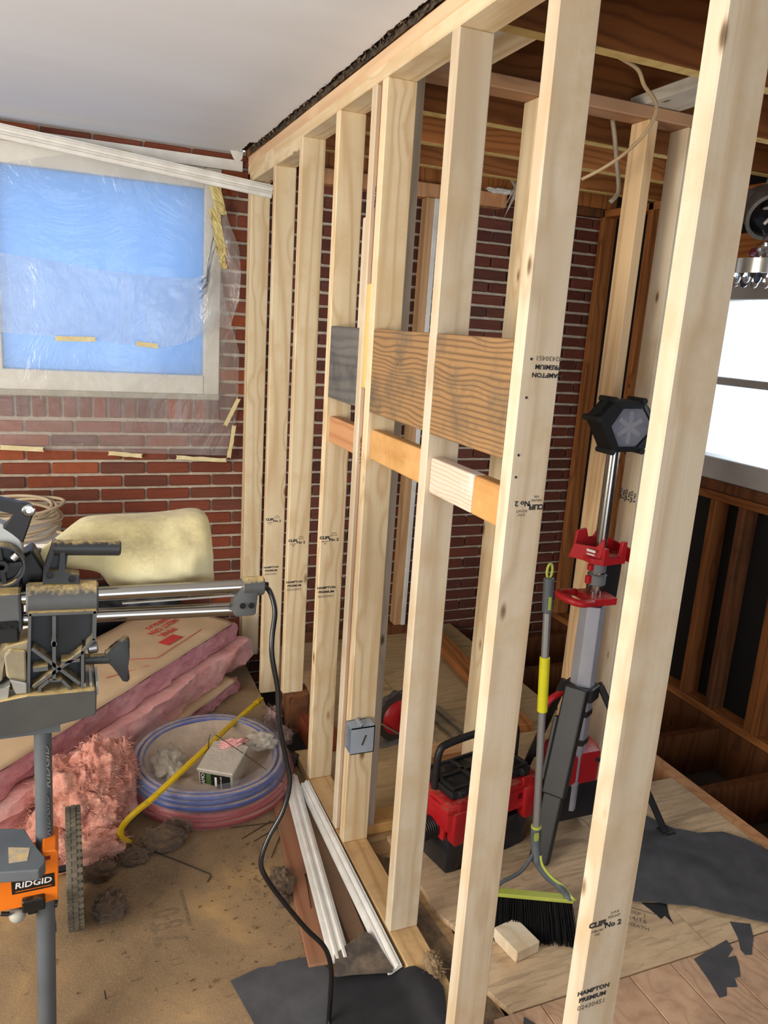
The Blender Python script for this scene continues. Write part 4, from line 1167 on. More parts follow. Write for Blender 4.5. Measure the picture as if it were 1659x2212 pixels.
# printing on the subfloor and a few nails, splinters, crumbs
PRINT = plain('floor_print', (106, 90, 70), (138, 116, 88), scale=70, rough=0.9)
FP = (-0.5885, 1.962, 0.0004)
fx = Vector((-0.5773, 1.978, 0)) - Vector((-0.6038, 1.977, 0)); fy = Vector((-0.5834, 2.039, 0)) - Vector((-0.5788, 1.905, 0))
pm = plane_m(FP, (fx.x, fx.y, 0), (fy.x, fy.y, 0))
pr = thing('floor_print', 'faded panel stamp printed on the sawdust covered floor', 'floor stamp', FP)
for body, v in (('0', 0.055), ('8', 0.003), ('7', -0.05)):
    text('letter', body, 0.125, pm @ Matrix.Translation((0.004, v, 0)) @ Matrix.Rotation(math.pi / 2, 4, 'Z'), PRINT, pr, sx=0.55, ext=0.0002, bold=0.002)
for (u0, v0, u1, v1) in ((-0.052, -0.075, -0.038, -0.03), (-0.052, -0.02, -0.038, 0.03), (0.052, -0.02, 0.062, 0.14), (-0.02, -0.13, 0.01, -0.125), (-0.018, -0.15, 0.016, -0.146)):
    MB().box((u0, v0, 0), (u1, v1, 0.0004), pm).build('print_bar', PRINT, pr)
rs = random.Random(77)
b = MB()
for i in range(420):
    x, y = rs.uniform(-1.0, -0.22), rs.uniform(1.2, 2.5)
    if rs.random() < 0.35: x, y = rs.gauss(-0.28, 0.07), rs.gauss(2.05, 0.22)
    if x > -0.2: continue
    s = rs.uniform(0.0015, 0.0065)
    c = Vector((x, y, s * 0.3))
    vs = [b.bm.verts.new(c + Vector((rs.uniform(-1.6, 1.6), rs.uniform(-1, 1), rs.uniform(-.3, 0.8))) * s) for _ in range(4)]
    for f in ((0, 1, 2), (0, 1, 3), (1, 2, 3), (0, 2, 3)): b.face([vs[q] for q in f])
o = b.build('floor_crumbs', plain('crumb', (128, 102, 74), (84, 64, 46), scale=30, rough=0.95))
tag(o, 'dark crumbs and wood chips scattered over the sawdust', 'debris', kind='stuff')
NAIL = plain('rusty_nail', (70, 52, 40), (44, 34, 28), scale=30, rough=0.7)


def nail(label, a, c, r=0.0019):
    t = thing('nail', label, 'nail', a, 'rusty nails on the floor beside the cord')
    MB().tube([a, c], [r, r * 0.6], 6).build('shank', NAIL, t)
    d = (Vector(a) - Vector(c)).normalized()
    MB().cyl(Vector(a), Vector(a) + d * 0.0015, r * 2.1, n=8).build('head', NAIL, t)
for lb_, a, c in (('rusty nail with its head nearest the black cord, highest of the fan on the floor', (-0.1935, 2.345, 0.004), (-0.3076, 2.283, 0.003)), ('rusty nail in the middle of the fan on the dusty floor', (-0.174, 2.309, 0.004), (-0.2717, 2.257, 0.003)),
                  ('short rusty nail pointing down at the low end of the fan', (-0.1609, 2.289, 0.004), (-0.2341, 2.161, 0.003)), ('long thin nail lying level along the red coil edge', (-0.1808, 2.335, 0.006), (-0.332, 2.353, 0.003)), ('rusty nail lying on the reddish old board by the white strip', (-0.1538, 2.033, 0.014), (-0.179, 1.888, 0.014))):
    nail(lb_, a, c)
o = MB().beam((-0.7718, 1.759, 0), (-0.7747, 1.756, 0.03), 0.003, 0.003).build('nail_stub', NAIL)
tag(o, 'single nail standing upright in the floor near the saw stand', 'nail')
o = MB().box((-0.965, 1.30, 0.0), (-0.66, 1.545, 0.004), None, 0.001).build('cardboard_scrap', plain('brown_card', (160, 120, 88), (146, 108, 78), scale=6, rough=0.85))
tag(o, 'flat brown cardboard scrap on the floor below the saw stand', 'cardboard')
# dark cylinder by the sill plate
t = thing('pipe_stub', 'short black pipe stub with a yellow edge beside the sill plate', 'pipe', (-0.03, 2.69, 0.0))
MB().cyl((-0.052, 2.70, 0.03), (-0.006, 2.66, 0.03), 0.027, n=20, bev=0.003).build('stub', plain('dark_rubber', (56, 44, 34), (36, 30, 26), rough=0.6), t)
MB().cyl((-0.058, 2.705, 0.03), (-0.052, 2.70, 0.03), 0.028, n=20).build('rim', YEL, t)
# electrical box on the stud
BOX = plain('grey_pvc', (158, 168, 180), (146, 156, 168), scale=12, rough=0.4)
t = thing('electrical_box', 'grey plastic outlet box nailed to the doubled stud near the floor', 'outlet box', (0.03, 2.08, 0.42))
x0, x1, y0, y1, z0, z1 = -0.014, 0.066, 2.058, 2.113, 0.405, 0.497
b = MB()
b.box((x0, y0, z0), (x1, y0 + 0.003, z1)).box((x0, y1 - 0.003, z0), (x1, y1, z1)).box((x0, y0, z0), (x1, y1, z0 + 0.003)).box((x0, y0, z1 - 0.003), (x1, y1, z1)).box((x1 - 0.003, y0, z0), (x1, y1, z1))
b.build('shell', BOX, t)
MB().box((0.01, y0 + 0.012, z1), (0.06, y0 + 0.02, z1 + 0.004)).box((0.018, y0 + 0.006, z1), (0.026, y1 - 0.004, z1 + 0.008)).box((0.052, y0 + 0.004, z1), (0.064, y1 - 0.01, z1 + 0.005)).build('clamp_tab', BOX, t)
MB().cyl((-0.004, y0 + 0.012, z0 - 0.004), (-0.004, y0 + 0.012, z0), 0.003, n=10).cyl((0.022, y0 + 0.008, z1), (0.022, y0 + 0.008, z1 + 0.004), 0.0035, n=10).build('screw', INK, t)
MB().box((-0.018, -0.003, 0), (0.018, 0.003, 0.0005), plane_m((0.03, y0 - 0.0001, 0.452), (0.35, 0, 1), (-1, 0, 0.35))).build('ink_mark', INK, t)

# ---------------------------------------------------------------- the miter saw
def XZ(Y): return plane_m((0, Y, 0), (1, 0, 0), (0, 0, 1))
def xz(*ps): return [(p[0], p[2]) for p in ps]
DUST = (206, 180, 124)
SAWGREY = plain('cast_grey', (84, 86, 87), (72, 74, 75), scale=10, rough=0.5, dust=(DUST, 0.8, 75), bump=0.0004)
SAWDARK = plain('dark_nylon', (50, 53, 56), (40, 43, 46), scale=10, rough=0.45, dust=(DUST, 0.68, 80))
SAWBLACK = plain('black_nylon', (24, 24, 25), (16, 16, 17), scale=10, rough=0.4, dust=(DUST, 0.42, 80))
BASEGREY = plain('base_casting', (72, 72, 70), (60, 60, 59), scale=10, rough=0.55, dust=(DUST, 0.85, 40))
ALU = plain('bare_aluminium', (178, 178, 174), (160, 160, 156), scale=10, rough=0.38, metal=0.7, dust=(DUST, 0.5, 20))
CHROME = N('polished_rail').P(color=lin((168, 166, 162)), metal=1.0, rough=0.2)
SCREW = plain('black_screw', (16, 16, 18), rough=0.3)
saw = thing('miter_saw', 'grey sliding miter saw covered in sawdust on the orange stand', 'miter saw', (-0.9, 1.7, 0.90))
YS = 1.65
MB().cyl((-0.9106, 1.68, 1.139), (-0.7698, 1.68, 1.135), 0.0355, n=36, bev=0.004).build('rail_sleeve', SAWGREY, saw, smooth=35)
MB().cyl((-1.077, 1.68, 1.145), (-0.4534, 1.68, 1.137), 0.0155, n=28).build('rail', CHROME, saw, smooth=35)
MB().cyl((-1.067, 1.71, 1.09), (-0.4588, 1.71, 1.07), 0.0155, n=28).build('rail', CHROME, saw, smooth=35)
MB().box((-0.72, 1.682, (-0.6856, 1.68, 1.116)[2] - 0.004), (-0.46, 1.69, (-0.6856, 1.68, 1.116)[2] + 0.0)).build('brush_seal', ALU, saw)
# ribbed pivot housing: back plate, rims and the crossed ribs
hs = xz((-0.9048, 1.65, 1.126), (-0.7749, 1.65, 1.122), (-0.7783, 1.65, 1.054), (-0.803, 1.65, 1.028), (-0.8051, 1.65, 0.9471), (-0.8066, 1.65, 0.9231), (-0.8309, 1.65, 0.9241), (-0.8329, 1.65, 0.9506), (-0.8479, 1.65, 0.9697), (-0.8724, 1.65, 0.9716), (-0.8891, 1.65, 0.9576), (-0.8923, 1.65, 0.9214), (-0.9165, 1.65, 0.9215), (-0.9098, 1.65, 1.021))
MB().prism(hs, -0.018, -0.075, XZ(YS)).build('pivot_housing', SAWDARK, saw)
b = MB()
for p, q, w in (((-0.9031, 1.65, 1.124), (-0.9092, 1.65, 1.016), 0.006), ((-0.7778, 1.65, 1.119), (-0.781, 1.65, 1.054), 0.007), ((-0.781, 1.65, 1.057), (-0.8049, 1.65, 1.029), 0.006), ((-0.8049, 1.65, 1.029), (-0.9034, 1.65, 0.9594), 0.007), ((-0.8577, 1.65, 1.115), (-0.8625, 1.65, 0.9715), 0.007),
                ((-0.9018, 1.65, 1.047), (-0.8123, 1.65, 0.9567), 0.007), ((-0.8048, 1.65, 1.031), (-0.807, 1.65, 0.9473), 0.006), ((-0.9092, 1.65, 1.016), (-0.9132, 1.65, 0.9371), 0.006), ((-0.8909, 1.65, 0.9578), (-0.8923, 1.65, 0.9214), 0.006), ((-0.8329, 1.65, 0.9506), (-0.8308, 1.65, 0.9263), 0.006),
                ((-0.8724, 1.65, 0.9716), (-0.8479, 1.65, 0.9697), 0.006), ((-0.9041, 1.65, 1.122), (-0.7759, 1.65, 1.117), 0.006), ((-0.8891, 1.65, 0.9576), (-0.8724, 1.65, 0.9716), 0.006), ((-0.8479, 1.65, 0.9697), (-0.8329, 1.65, 0.9506), 0.006), ((-0.9019, 1.65, 0.9995), (-0.8732, 1.65, 1), 0.010), ((-0.8476, 1.65, 1.01), (-0.8109, 1.65, 1.011), 0.006)):
    b.beam(p, q, w, 0.034, (0, 0, 1) if abs(p[0] - q[0]) > abs(p[2] - q[2]) else (1, 0, 0))
b.cyl(Vector((-0.8597, 1.65, 1.053)) + Vector((0, -0.017, 0)), Vector((-0.8597, 1.65, 1.053)) + Vector((0, 0.017, 0)), 0.006, n=14)
b.build('housing_ribs', SAWGREY, saw)
MB().cyl((-0.9145, 1.67, 0.922), (-0.8928, 1.67, 0.9213), 0.012, n=20).cyl((-0.8317, 1.67, 0.9221), (-0.8072, 1.67, 0.9222), 0.012, n=20).build('hinge_knuckle', SAWBLACK, saw, smooth=35)
MB().cyl((-0.895, 1.68, 0.9166), (-0.8298, 1.68, 0.918), 0.008, n=18).build('hinge_pin', ALU, saw, smooth=35)
# bevel lock lever
t_ = MB().cyl((-0.8035, 1.66, 1.001), (-0.7506, 1.66, 0.9973), 0.0115, n=18)
t_.build('lever_shaft', SAWDARK, saw, smooth=35)
lev = xz((-0.7603, 1.65, 1.015), (-0.747, 1.65, 1.017), (-0.7314, 1.65, 1.034), (-0.7179, 1.65, 1.045), (-0.7083, 1.65, 1.042), (-0.7075, 1.65, 1.027), (-0.7127, 1.65, 0.9998), (-0.712, 1.65, 0.9777), (-0.7085, 1.65, 0.9462), (-0.7135, 1.65, 0.939), (-0.7251, 1.65, 0.9426), (-0.7344, 1.65, 0.9714), (-0.7437, 1.65, 0.9857), (-0.7589, 1.65, 0.9896))
MB().prism(lev, 0.0, -0.022, XZ(YS), bevel=0.004).build('lever_wing', SAWDARK, saw, smooth=40)
MB().cyl((-0.7941, 1.68, 1.017), (-0.7722, 1.68, 1.019), 0.013, n=18, bev=0.003).build('lock_nut', ALU, saw, smooth=35)
MB().box(((-0.8048, 1.65, 1.031)[0], 1.64, (-0.8049, 1.65, 0.9558)[2]), ((-0.802, 1.65, 1.031)[0] + 0.002, 1.70, (-0.8027, 1.65, 1.042)[2])).build('bevel_plate', SAWBLACK, saw)
# carry handle
YH = 1.665
MB().prism(xz((-0.8779, 1.665, 1.176), (-0.876, 1.665, 1.206), (-0.8613, 1.665, 1.247), (-0.8563, 1.665, 1.265), (-0.8484, 1.665, 1.264), (-0.8536, 1.665, 1.242), (-0.8682, 1.665, 1.201), (-0.8452, 1.665, 1.2), (-0.8419, 1.665, 1.246), (-0.8314, 1.665, 1.244), (-0.8354, 1.665, 1.199), (-0.8256, 1.665, 1.194), (-0.8058, 1.665, 1.191), (-0.8064, 1.665, 1.171)), 0.0, -0.034, XZ(YH), bevel=0.0015).build('handle_bracket', SAWDARK, saw)
MB().prism(xz((-0.87, 1.665, 1.199), (-0.8557, 1.665, 1.257), (-0.8239, 1.665, 1.255), (-0.8328, 1.665, 1.195)), -0.022, -0.034, XZ(YH)).build('bracket_web', SAWDARK, saw)
MB().cyl((-0.8579, 1.68, 1.25), (-0.7216, 1.68, 1.242), 0.0165, n=26, bev=0.003).build('carry_handle', SAWDARK, saw, smooth=35)
for p in ((-0.864, 1.665, 1.194), (-0.8215, 1.665, 1.183)):
    MB().lathe([(0.0075, 0), (0.0075, 0.002), (0.0045, 0.002), (0.004, 0.0005)], plane_m(p, (1, 0, 0), (0, 0, 1)), 18).build('screw', SCREW, saw, smooth=35)
# rail end cap
YC = 1.66
MB().cyl((-0.4587, 1.68, 1.136), (-0.4064, 1.68, 1.135), 0.0225, n=30, bev=0.003).prism(xz((-0.4609, 1.66, 1.142), (-0.4211, 1.66, 1.141), (-0.427, 1.66, 1.073), (-0.4323, 1.66, 1.069), (-0.4734, 1.66, 1.069), (-0.4778, 1.66, 1.075), (-0.4742, 1.66, 1.111)), 0.0, -0.055, XZ(YC), bevel=0.003).build('rail_end_cap', SAWGREY, saw, smooth=35)
for p in ((-0.459, 1.659, 1.096), (-0.4385, 1.659, 1.095)):
    MB().lathe([(0.007, 0), (0.007, 0.002), (0.004, 0.002), (0.0035, 0.0005)], plane_m(p, (1, 0, 0), (0, 0, 1)), 18).build('screw', SCREW, saw, smooth=35)
MB().cyl((-0.4097, 1.68, 1.136), (-0.3964, 1.68, 1.133), 0.009, n=16).build('cord_boot', SAWBLACK, saw, smooth=35)
# saw head at the frame edge: arm, guard, pulley, front block
YB = 1.63
MB().prism(xz((-1.001, 1.63, 1.385), (-0.9461, 1.63, 1.368), (-0.9139, 1.63, 1.359), (-0.8958, 1.63, 1.355), (-0.887, 1.63, 1.347), (-0.8874, 1.63, 1.336), (-0.9091, 1.63, 1.275), (-0.9298, 1.63, 1.297), (-0.9457, 1.63, 1.309), (-0.9165, 1.63, 1.337), (-0.9473, 1.63, 1.343), (-1.003, 1.63, 1.358)), 0, -0.022, XZ(YB), bevel=0.003).build('link_arm', SAWBLACK, saw)
MB().lathe([(0.0125, 0), (0.0125, 0.003), (0.010, 0.006), (0.006, 0.0065), (0.005, 0.004)], plane_m((-0.8963, 1.629, 1.343), (1, 0, 0), (0, 0, 1)), 22).build('pivot_bolt', CHROME, saw, smooth=35)
MB().prism(xz((-0.9962, 1.63, 1.33), (-0.9487, 1.63, 1.313), (-0.9344, 1.63, 1.303), (-0.9171, 1.63, 1.284), (-0.9106, 1.63, 1.26), (-0.9126, 1.63, 1.231), (-0.9208, 1.63, 1.236), (-0.9265, 1.63, 1.259), (-0.951, 1.63, 1.266), (-0.9992, 1.63, 1.274)), -0.03, -0.06, XZ(YB), bevel=0.003).build('blade_guard', ALU, saw)
wc = Vector((-0.9497, 1.635, 1.23))
wm = plane_m(wc, (1, 0, 0), (0, 0, 1))
MB().lathe([(0.034, -0.02), (0.043, -0.02), (0.043, 0.01), (0.039, 0.01), (0.037, -0.004), (0.034, -0.006)], wm, 40, cap=False).build('pulley_rim', SAWDARK, saw, smooth=35)
b = MB().lathe([(0.006, 0.012), (0.013, 0.012), (0.013, -0.012), (0.006, -0.012)], wm, 24, cap=False)
for a in (0.1, 1.67, 3.24, 4.81):
    b.box((0.01, -0.004, -0.01), (0.037, 0.004, 0.006), wm @ Matrix.Rotation(a, 4, 'Z'))
b.lathe([(0.0365, -0.018), (0.0365, -0.012)], wm, 30)
b.build('pulley_web', SAWBLACK, saw)
MB().cyl((-0.9288, 1.63, 1.244), (-0.9201, 1.63, 1.253), 0.007, n=16).build('set_bolt', ALU, saw, smooth=35)
MB().box(((-1.025, 1.66, 1.16)[0], 1.655, (-0.9612, 1.65, 1.076)[2]), ((-0.9192, 1.65, 1.156)[0], 1.74, (-0.9572, 1.65, 1.161)[2]), bevel=0.006).build('head_block', SAWGREY, saw)
MB().box(((-1.025, 1.66, 1.16)[0], 1.65, (-0.9622, 1.65, 1.056)[2]), ((-0.926, 1.65, 1.156)[0], 1.70, (-0.9599, 1.65, 1.104)[2]), bevel=0.004).build('head_block_foot', SAWBLACK, saw)
for p in ((-0.9551, 1.649, 1.096), (-0.9346, 1.649, 1.096)):
    MB().lathe([(0.0085, 0), (0.0085, 0.002), (0.005, 0.002), (0.0045, 0.0005)], plane_m(p, (1, 0, 0), (0, 0, 1)), 18).build('screw', SCREW, saw, smooth=35)
MB().prism(xz((-1.006, 1.7, 1.264), (-0.9148, 1.7, 1.25), (-0.9229, 1.7, 1.14), (-1.013, 1.7, 1.145)), 0, -0.05, XZ(1.70), bevel=0.004).build('gear_case', SAWBLACK, saw)
MB().prism(xz((-0.9222, 1.72, 1.219), (-0.8967, 1.72, 1.235), (-0.8732, 1.72, 1.188), (-0.88, 1.72, 1.151), (-0.9098, 1.72, 1.13), (-0.9257, 1.72, 1.136)), 0.0, -0.07, XZ(1.72), bevel=0.006).build('dust_port', SAWBLACK, saw)
# dust bag

BT = [(-0.9043, 1.8, 1.198), (-0.8755, 1.8, 1.216), (-0.8424, 1.8, 1.241), (-0.8129, 1.8, 1.265), (-0.7874, 1.8, 1.278), (-0.7391, 1.8, 1.282), (-0.6737, 1.8, 1.283), (-0.6011, 1.8, 1.287), (-0.5565, 1.8, 1.292), (-0.5328, 1.8, 1.29), (-0.5197, 1.8, 1.277), (-0.515, 1.8, 1.247)]
BB = [(-0.8763, 1.8, 1.14), (-0.8668, 1.8, 1.138), (-0.8454, 1.8, 1.145), (-0.8157, 1.8, 1.165), (-0.7941, 1.8, 1.164), (-0.7616, 1.8, 1.153), (-0.732, 1.8, 1.117), (-0.6439, 1.8, 1.113), (-0.5687, 1.8, 1.113), (-0.5247, 1.8, 1.11), (-0.508, 1.8, 1.111), (-0.5071, 1.8, 1.13)]
TH = [0.035, 0.045, 0.055, 0.06, 0.065, 0.075, 0.085, 0.085, 0.08, 0.07, 0.055, 0.03]
ct, cbm = catmull(BT, 5), catmull(BB, 5)
def bagf(u, v):
    i = u * (len(ct) - 1)
    a = min(int(i), len(ct) - 2); f = i - a
    T_ = ct[a].lerp(ct[a + 1], f); B_ = cbm[a].lerp(cbm[a + 1], f)
    h = i / (len(ct) - 1) * (len(TH) - 1)
    ia = min(int(h), len(TH) - 2)
    th = TH[ia] + (TH[ia + 1] - TH[ia]) * (h - ia)
    ang = 2 * math.pi * v
    cz = (T_ + B_) / 2
    e = 0.75
    sgn = lambda x: (1 if x > 0 else -1) * abs(x) ** e
    p = cz + (T_ - B_) / 2 * sgn(math.cos(ang)) + Vector((0, -th * sgn(math.sin(ang)), 0))
    lowr = max(0.0, min(1.0, (u - 0.45) * 3)) * max(0.0, -math.cos(ang) * 0.7 + 0.5)
    fold = 0.016 * lowr * abs(math.sin(p.x * 38 + p.z * 60)) * max(0, math.sin(ang)) + 0.008 * mnoise.noise(p * 17) + 0.016 * mnoise.noise(p * 7)
    p.y -= fold
    return p
b = MB().grid(bagf, 90, 48)
bmesh.ops.remove_doubles(b.bm, verts=b.bm.verts[:], dist=0.0005)
BAG = plain('cream_cloth', (214, 204, 160), (196, 184, 136), scale=7, rough=0.9, bump=0.0006, bscale=140)
k = N('cream_cloth_stained')
tc = k.n('ShaderNodeTexCoord').outputs['Object']
col = k.ramp(k.noise(tc, 7, 5), [(0.35, (202, 190, 142)), (0.65, (222, 213, 172))])
grad = k.n('ShaderNodeSeparateXYZ', {0: tc})
band = k.math('MULTIPLY', k.math('SMOOTH_MIN', k.math('MULTIPLY', grad.outputs[2], 8.0), 1.0, 0.2), k.noise(tc, 14, 8, 0.7))
col = k.mix(k.ramp(band, [(0.40, (0, 0, 0)), (0.62, (190, 190, 190))]), col, lin((132, 112, 76)))
col = k.mix(k.ramp(k.noise(tc, 150, 3, 0.6), [(0.64, (0, 0, 0)), (0.72, (150, 150, 150))]), col, lin((110, 92, 62)))
dst = k.n('ShaderNodeVectorMath', {0: tc, 1: (0.035, -0.08, 0.118)}, operation='DISTANCE').outputs['Value']
spot = k.math('MULTIPLY', k.ramp(dst, [(0.02, (255, 255, 255)), (0.10, (0, 0, 0))]), k.noise(tc, 120, 6, 0.7))
col = k.mix(k.ramp(spot, [(0.30, (0, 0, 0)), (0.52, (130, 130, 130))]), col, lin((112, 92, 62)))
k.bump(k.noise(tc, 30, 4), 0.004, 0.5)
BAG = k.P(color=col, rough=0.9, spec=0.1, sheen=0.2)
b.build('dust_bag', BAG, saw, smooth='all')
MB().cyl((-0.8902, 1.8, 1.174), (-0.873, 1.8, 1.179), 0.036, n=24).build('bag_collar', SAWBLACK, saw, smooth=35)
# base casting and fence on the left of the picture
YT = 1.62
MB().prism(xz((-1.066, 1.62, 0.9313), (-0.9656, 1.62, 0.9411), (-0.9135, 1.62, 0.9478), (-0.8514, 1.62, 0.9449), (-0.7818, 1.62, 0.9445), (-0.7791, 1.62, 0.9376), (-0.7812, 1.62, 0.8876), (-0.786, 1.62, 0.8827), (-0.8075, 1.62, 0.8815), (-0.9035, 1.62, 0.8653), (-0.9694, 1.62, 0.8626), (-1.071, 1.62, 0.8576)), 0.0, -0.20, XZ(YT), bevel=0.003).build('base', BASEGREY, saw)
MB().prism(xz((-1.066, 1.64, 0.9825), (-0.967, 1.64, 0.9407), (-0.9618, 1.64, 0.9589), (-0.9142, 1.64, 0.9475), (-0.9148, 1.64, 0.9337), (-0.9677, 1.64, 0.926), (-1.07, 1.64, 0.9162)), 0.0, -0.14, XZ(1.64), bevel=0.003).build('turntable', BASEGREY, saw)
MB().prism(xz((-0.9558, 1.64, 1.033), (-0.9449, 1.64, 1.046), (-0.914, 1.64, 1.039), (-0.915, 1.64, 0.972), (-0.9311, 1.64, 0.9655), (-0.9528, 1.64, 0.985)), 0.0, -0.09, XZ(1.64), bevel=0.004).prism(xz((-0.9969, 1.65, 1.041), (-0.9614, 1.65, 1.035), (-0.9522, 1.65, 1.049), (-0.9084, 1.65, 1.058), (-0.9095, 1.65, 1.03), (-0.9567, 1.65, 1.027), (-0.9608, 1.65, 0.975), (-1.002, 1.65, 0.9487)), 0, -0.08, XZ(1.65), bevel=0.003).build('fence_block', plain('dusty_fence', (150, 138, 108), (116, 108, 92), scale=18, rough=0.7, dust=(DUST, 0.9, 12)), saw)
MB().prism(xz((-0.9471, 1.63, 0.9848), (-0.9146, 1.63, 0.9725), (-0.9155, 1.63, 0.9494), (-0.9365, 1.63, 0.95), (-0.9393, 1.63, 0.9651)), 0, -0.06, XZ(1.63), bevel=0.002).prism(xz((-0.9995, 1.63, 0.9583), (-0.9583, 1.63, 0.9654), (-0.9459, 1.63, 0.9722), (-0.9508, 1.63, 0.9414), (-1.001, 1.63, 0.9273)), 0, -0.06, XZ(1.63), bevel=0.002).build('work_clamp', ALU, saw)
b = MB()
for px_ in (0.0, 0.0125, 0.025):
    q = (-0.8049, 1.64, 0.9279)
    b.box((q[0] + px_, 1.64, q[2] - 0.004), (q[0] + px_ + 0.005, 1.72, q[2] + 0.026))
b.build('cooling_fins', ALU, saw)

# ---------------------------------------------------------------- the saw stand
STG = plain('stand_grey', (92, 98, 103), (80, 86, 91), scale=8, rough=0.42, bump=0.0002, bscale=300)
ORANGE = plain('orange_paint', (228, 118, 24), (214, 106, 18), scale=8, rough=0.42)
RUBBER = plain('dirty_tyre', (112, 104, 88), (66, 63, 57), scale=16, rough=0.85, bump=0.001)
sd = thing('saw_stand', 'grey tubular saw stand with an orange bracket and one knobby wheel', 'saw stand', (-0.9, 1.75, 0.0))
lx, ly = (-0.893, 1.66, 0.706)[0], 1.66
lb = (-0.9069, 1.66, 0.0684)
MB().cyl((-0.8904, 1.69, 0.8475), (-0.8993, 1.69, 0.4398), 0.0185, n=28).build('upper_leg', STG, sd, smooth=35)
MB().cyl((-0.8978, 1.66, 0.4935), (lb[0] - 0.002, 1.66, 0.008), 0.0205, n=28).build('lower_leg', STG, sd, smooth=35)
MB().cyl((lb[0] - 0.002, 1.66, 0.0), (lb[0] - 0.002, 1.66, 0.03), 0.024, n=24, bev=0.003).build('leg_foot', SAWBLACK, sd, smooth=35)
MB().cyl((-1.45, 1.66, 0.58), (-1.5, 1.66, 0.0), 0.0205, n=20).build('lower_leg', STG, sd, smooth=35)
MB().cyl((-1.5, 2.1, 0.58), (-1.52, 2.14, 0.0), 0.0205, n=20).build('lower_leg', STG, sd, smooth=35)
MB().beam((-1.6, 1.72, (-0.8915, 1.66, 0.8504)[2]), ((-0.8546, 1.66, 0.8449)[0], 1.72, (-0.8915, 1.66, 0.8504)[2]), 0.03, 0.12, (0, 0, 1)).build('top_rail', STG, sd)
YO = 1.625
MB().prism(xz((-1.124, 1.625, 0.5496), (-0.9857, 1.625, 0.5236), (-0.907, 1.625, 0.5319), (-0.8992, 1.625, 0.5679), (-0.8729, 1.625, 0.5666), (-0.8674, 1.625, 0.5607), (-0.8713, 1.625, 0.4385), (-0.8982, 1.625, 0.4357), (-0.9897, 1.625, 0.438), (-1.131, 1.625, 0.4501)), 0.0, -0.09, XZ(YO), bevel=0.002).build('orange_bracket', ORANGE, sd)
qa, qb = Vector((-0.9644, 1.625, 0.4912)), Vector((-0.8772, 1.625, 0.4923))
lm = plane_m((qa + qb) / 2 + Vector((0, -0.0006, 0)), qb - qa, (0, 0, 1))
w_ = (qb - qa).length / 2
MB().box((-w_, -0.0175, -0.0004), (w_, 0.0175, 0.0004), lm).build('badge', plain('badge_black', (24, 20, 20), rough=0.4), sd)
text('badge_print', 'RIDGID', 0.0205, lm @ Matrix.Translation((0, 0.002, 0.0005)), plain('badge_white', (236, 236, 236), rough=0.4), sd, sx=1.1, shear=0.12, bold=0.0004)
MB().box((-w_ * 0.84, -0.0128, 0.0003), (w_ * 0.84, -0.0112, 0.0007), lm).build('badge_rule', ORANGE, sd)
MB().box(((-0.8988, 1.625, 0.5525)[0], YO - 0.0006, (-0.899, 1.625, 0.5454)[2]), ((-0.8839, 1.625, 0.549)[0], YO, (-0.8987, 1.625, 0.5548)[2])).build('bracket_slot', plain('slot_red', (120, 24, 12), rough=0.6), sd)
GP = [(-0.20, 0.0), (-0.006, -0.04), (0.006, -0.02), (0.006, 0.0), (-0.01, 0.03), (-0.04, 0.115), (-0.20, 0.17)]
foot_c = (-0.8989, 1.6, 0.5605)
MB().prism([(foot_c[0] + u, 1.60 + v) for u, v in GP], foot_c[2] - 0.015, foot_c[2] + 0.012, bevel=0.003).build('roller_plate', STG, sd)
k = plain('worn_patch', (206, 176, 120), (150, 150, 146), scale=40, rough=0.7)
MB().prism([(foot_c[0] - 0.066, 1.60), (foot_c[0] - 0.03, 1.598), (foot_c[0] - 0.026, 1.64), (foot_c[0] - 0.07, 1.655)], foot_c[2] + 0.012, foot_c[2] + 0.0128).build('worn_patch', k, sd)
MB().box(((-0.9445, 1.62, 0.4519)[0], 1.608, (-0.9454, 1.62, 0.4304)[2]), ((-0.898, 1.62, 0.4397)[0], 1.65, (-0.9442, 1.62, 0.4614)[2]), bevel=0.003).box(((-0.9353, 1.62, 0.4495)[0], 1.615, (-0.9459, 1.62, 0.4184)[2]), ((-0.913, 1.62, 0.4436)[0], 1.65, (-0.9452, 1.62, 0.4352)[2]), bevel=0.003).build('release_catch', SAWBLACK, sd)
MB().lathe([(0.001, -0.016), (0.012, -0.013), (0.0175, -0.004), (0.018, 0.012)], Matrix.Translation((-0.9559, 1.63, 0.4152)), 24).build('knob', plain('pale_knob', (176, 174, 164), rough=0.5), sd, smooth='all')
MB().cyl((-0.9877, 1.62, 0.4345), (-0.9714, 1.62, 0.4301), 0.005, n=12).build('bracket_bolt', SAWBLACK, sd, smooth=35)
MB().cyl((-0.8792, 1.62, 0.4324), (-0.8735, 1.62, 0.4309), 0.008, n=12).build('bracket_bolt', SAWBLACK, sd, smooth=35)
# letters down the leg
for body, p in (('RIDGID', (-0.8866, 1.672, 0.6267)), ('RIDGID', (-0.8833, 1.672, 0.7486))):
    text('leg_print', body, 0.021, plane_m(p, (0, 0, 1), (-0.75, 0.66, 0)), INK if body and p[2] < (-0.8851, 1.672, 0.6969)[2] else plain('worn_print', (84, 80, 78), rough=0.7), sd, sx=1.5, bold=0.0005, ext=0.0012)
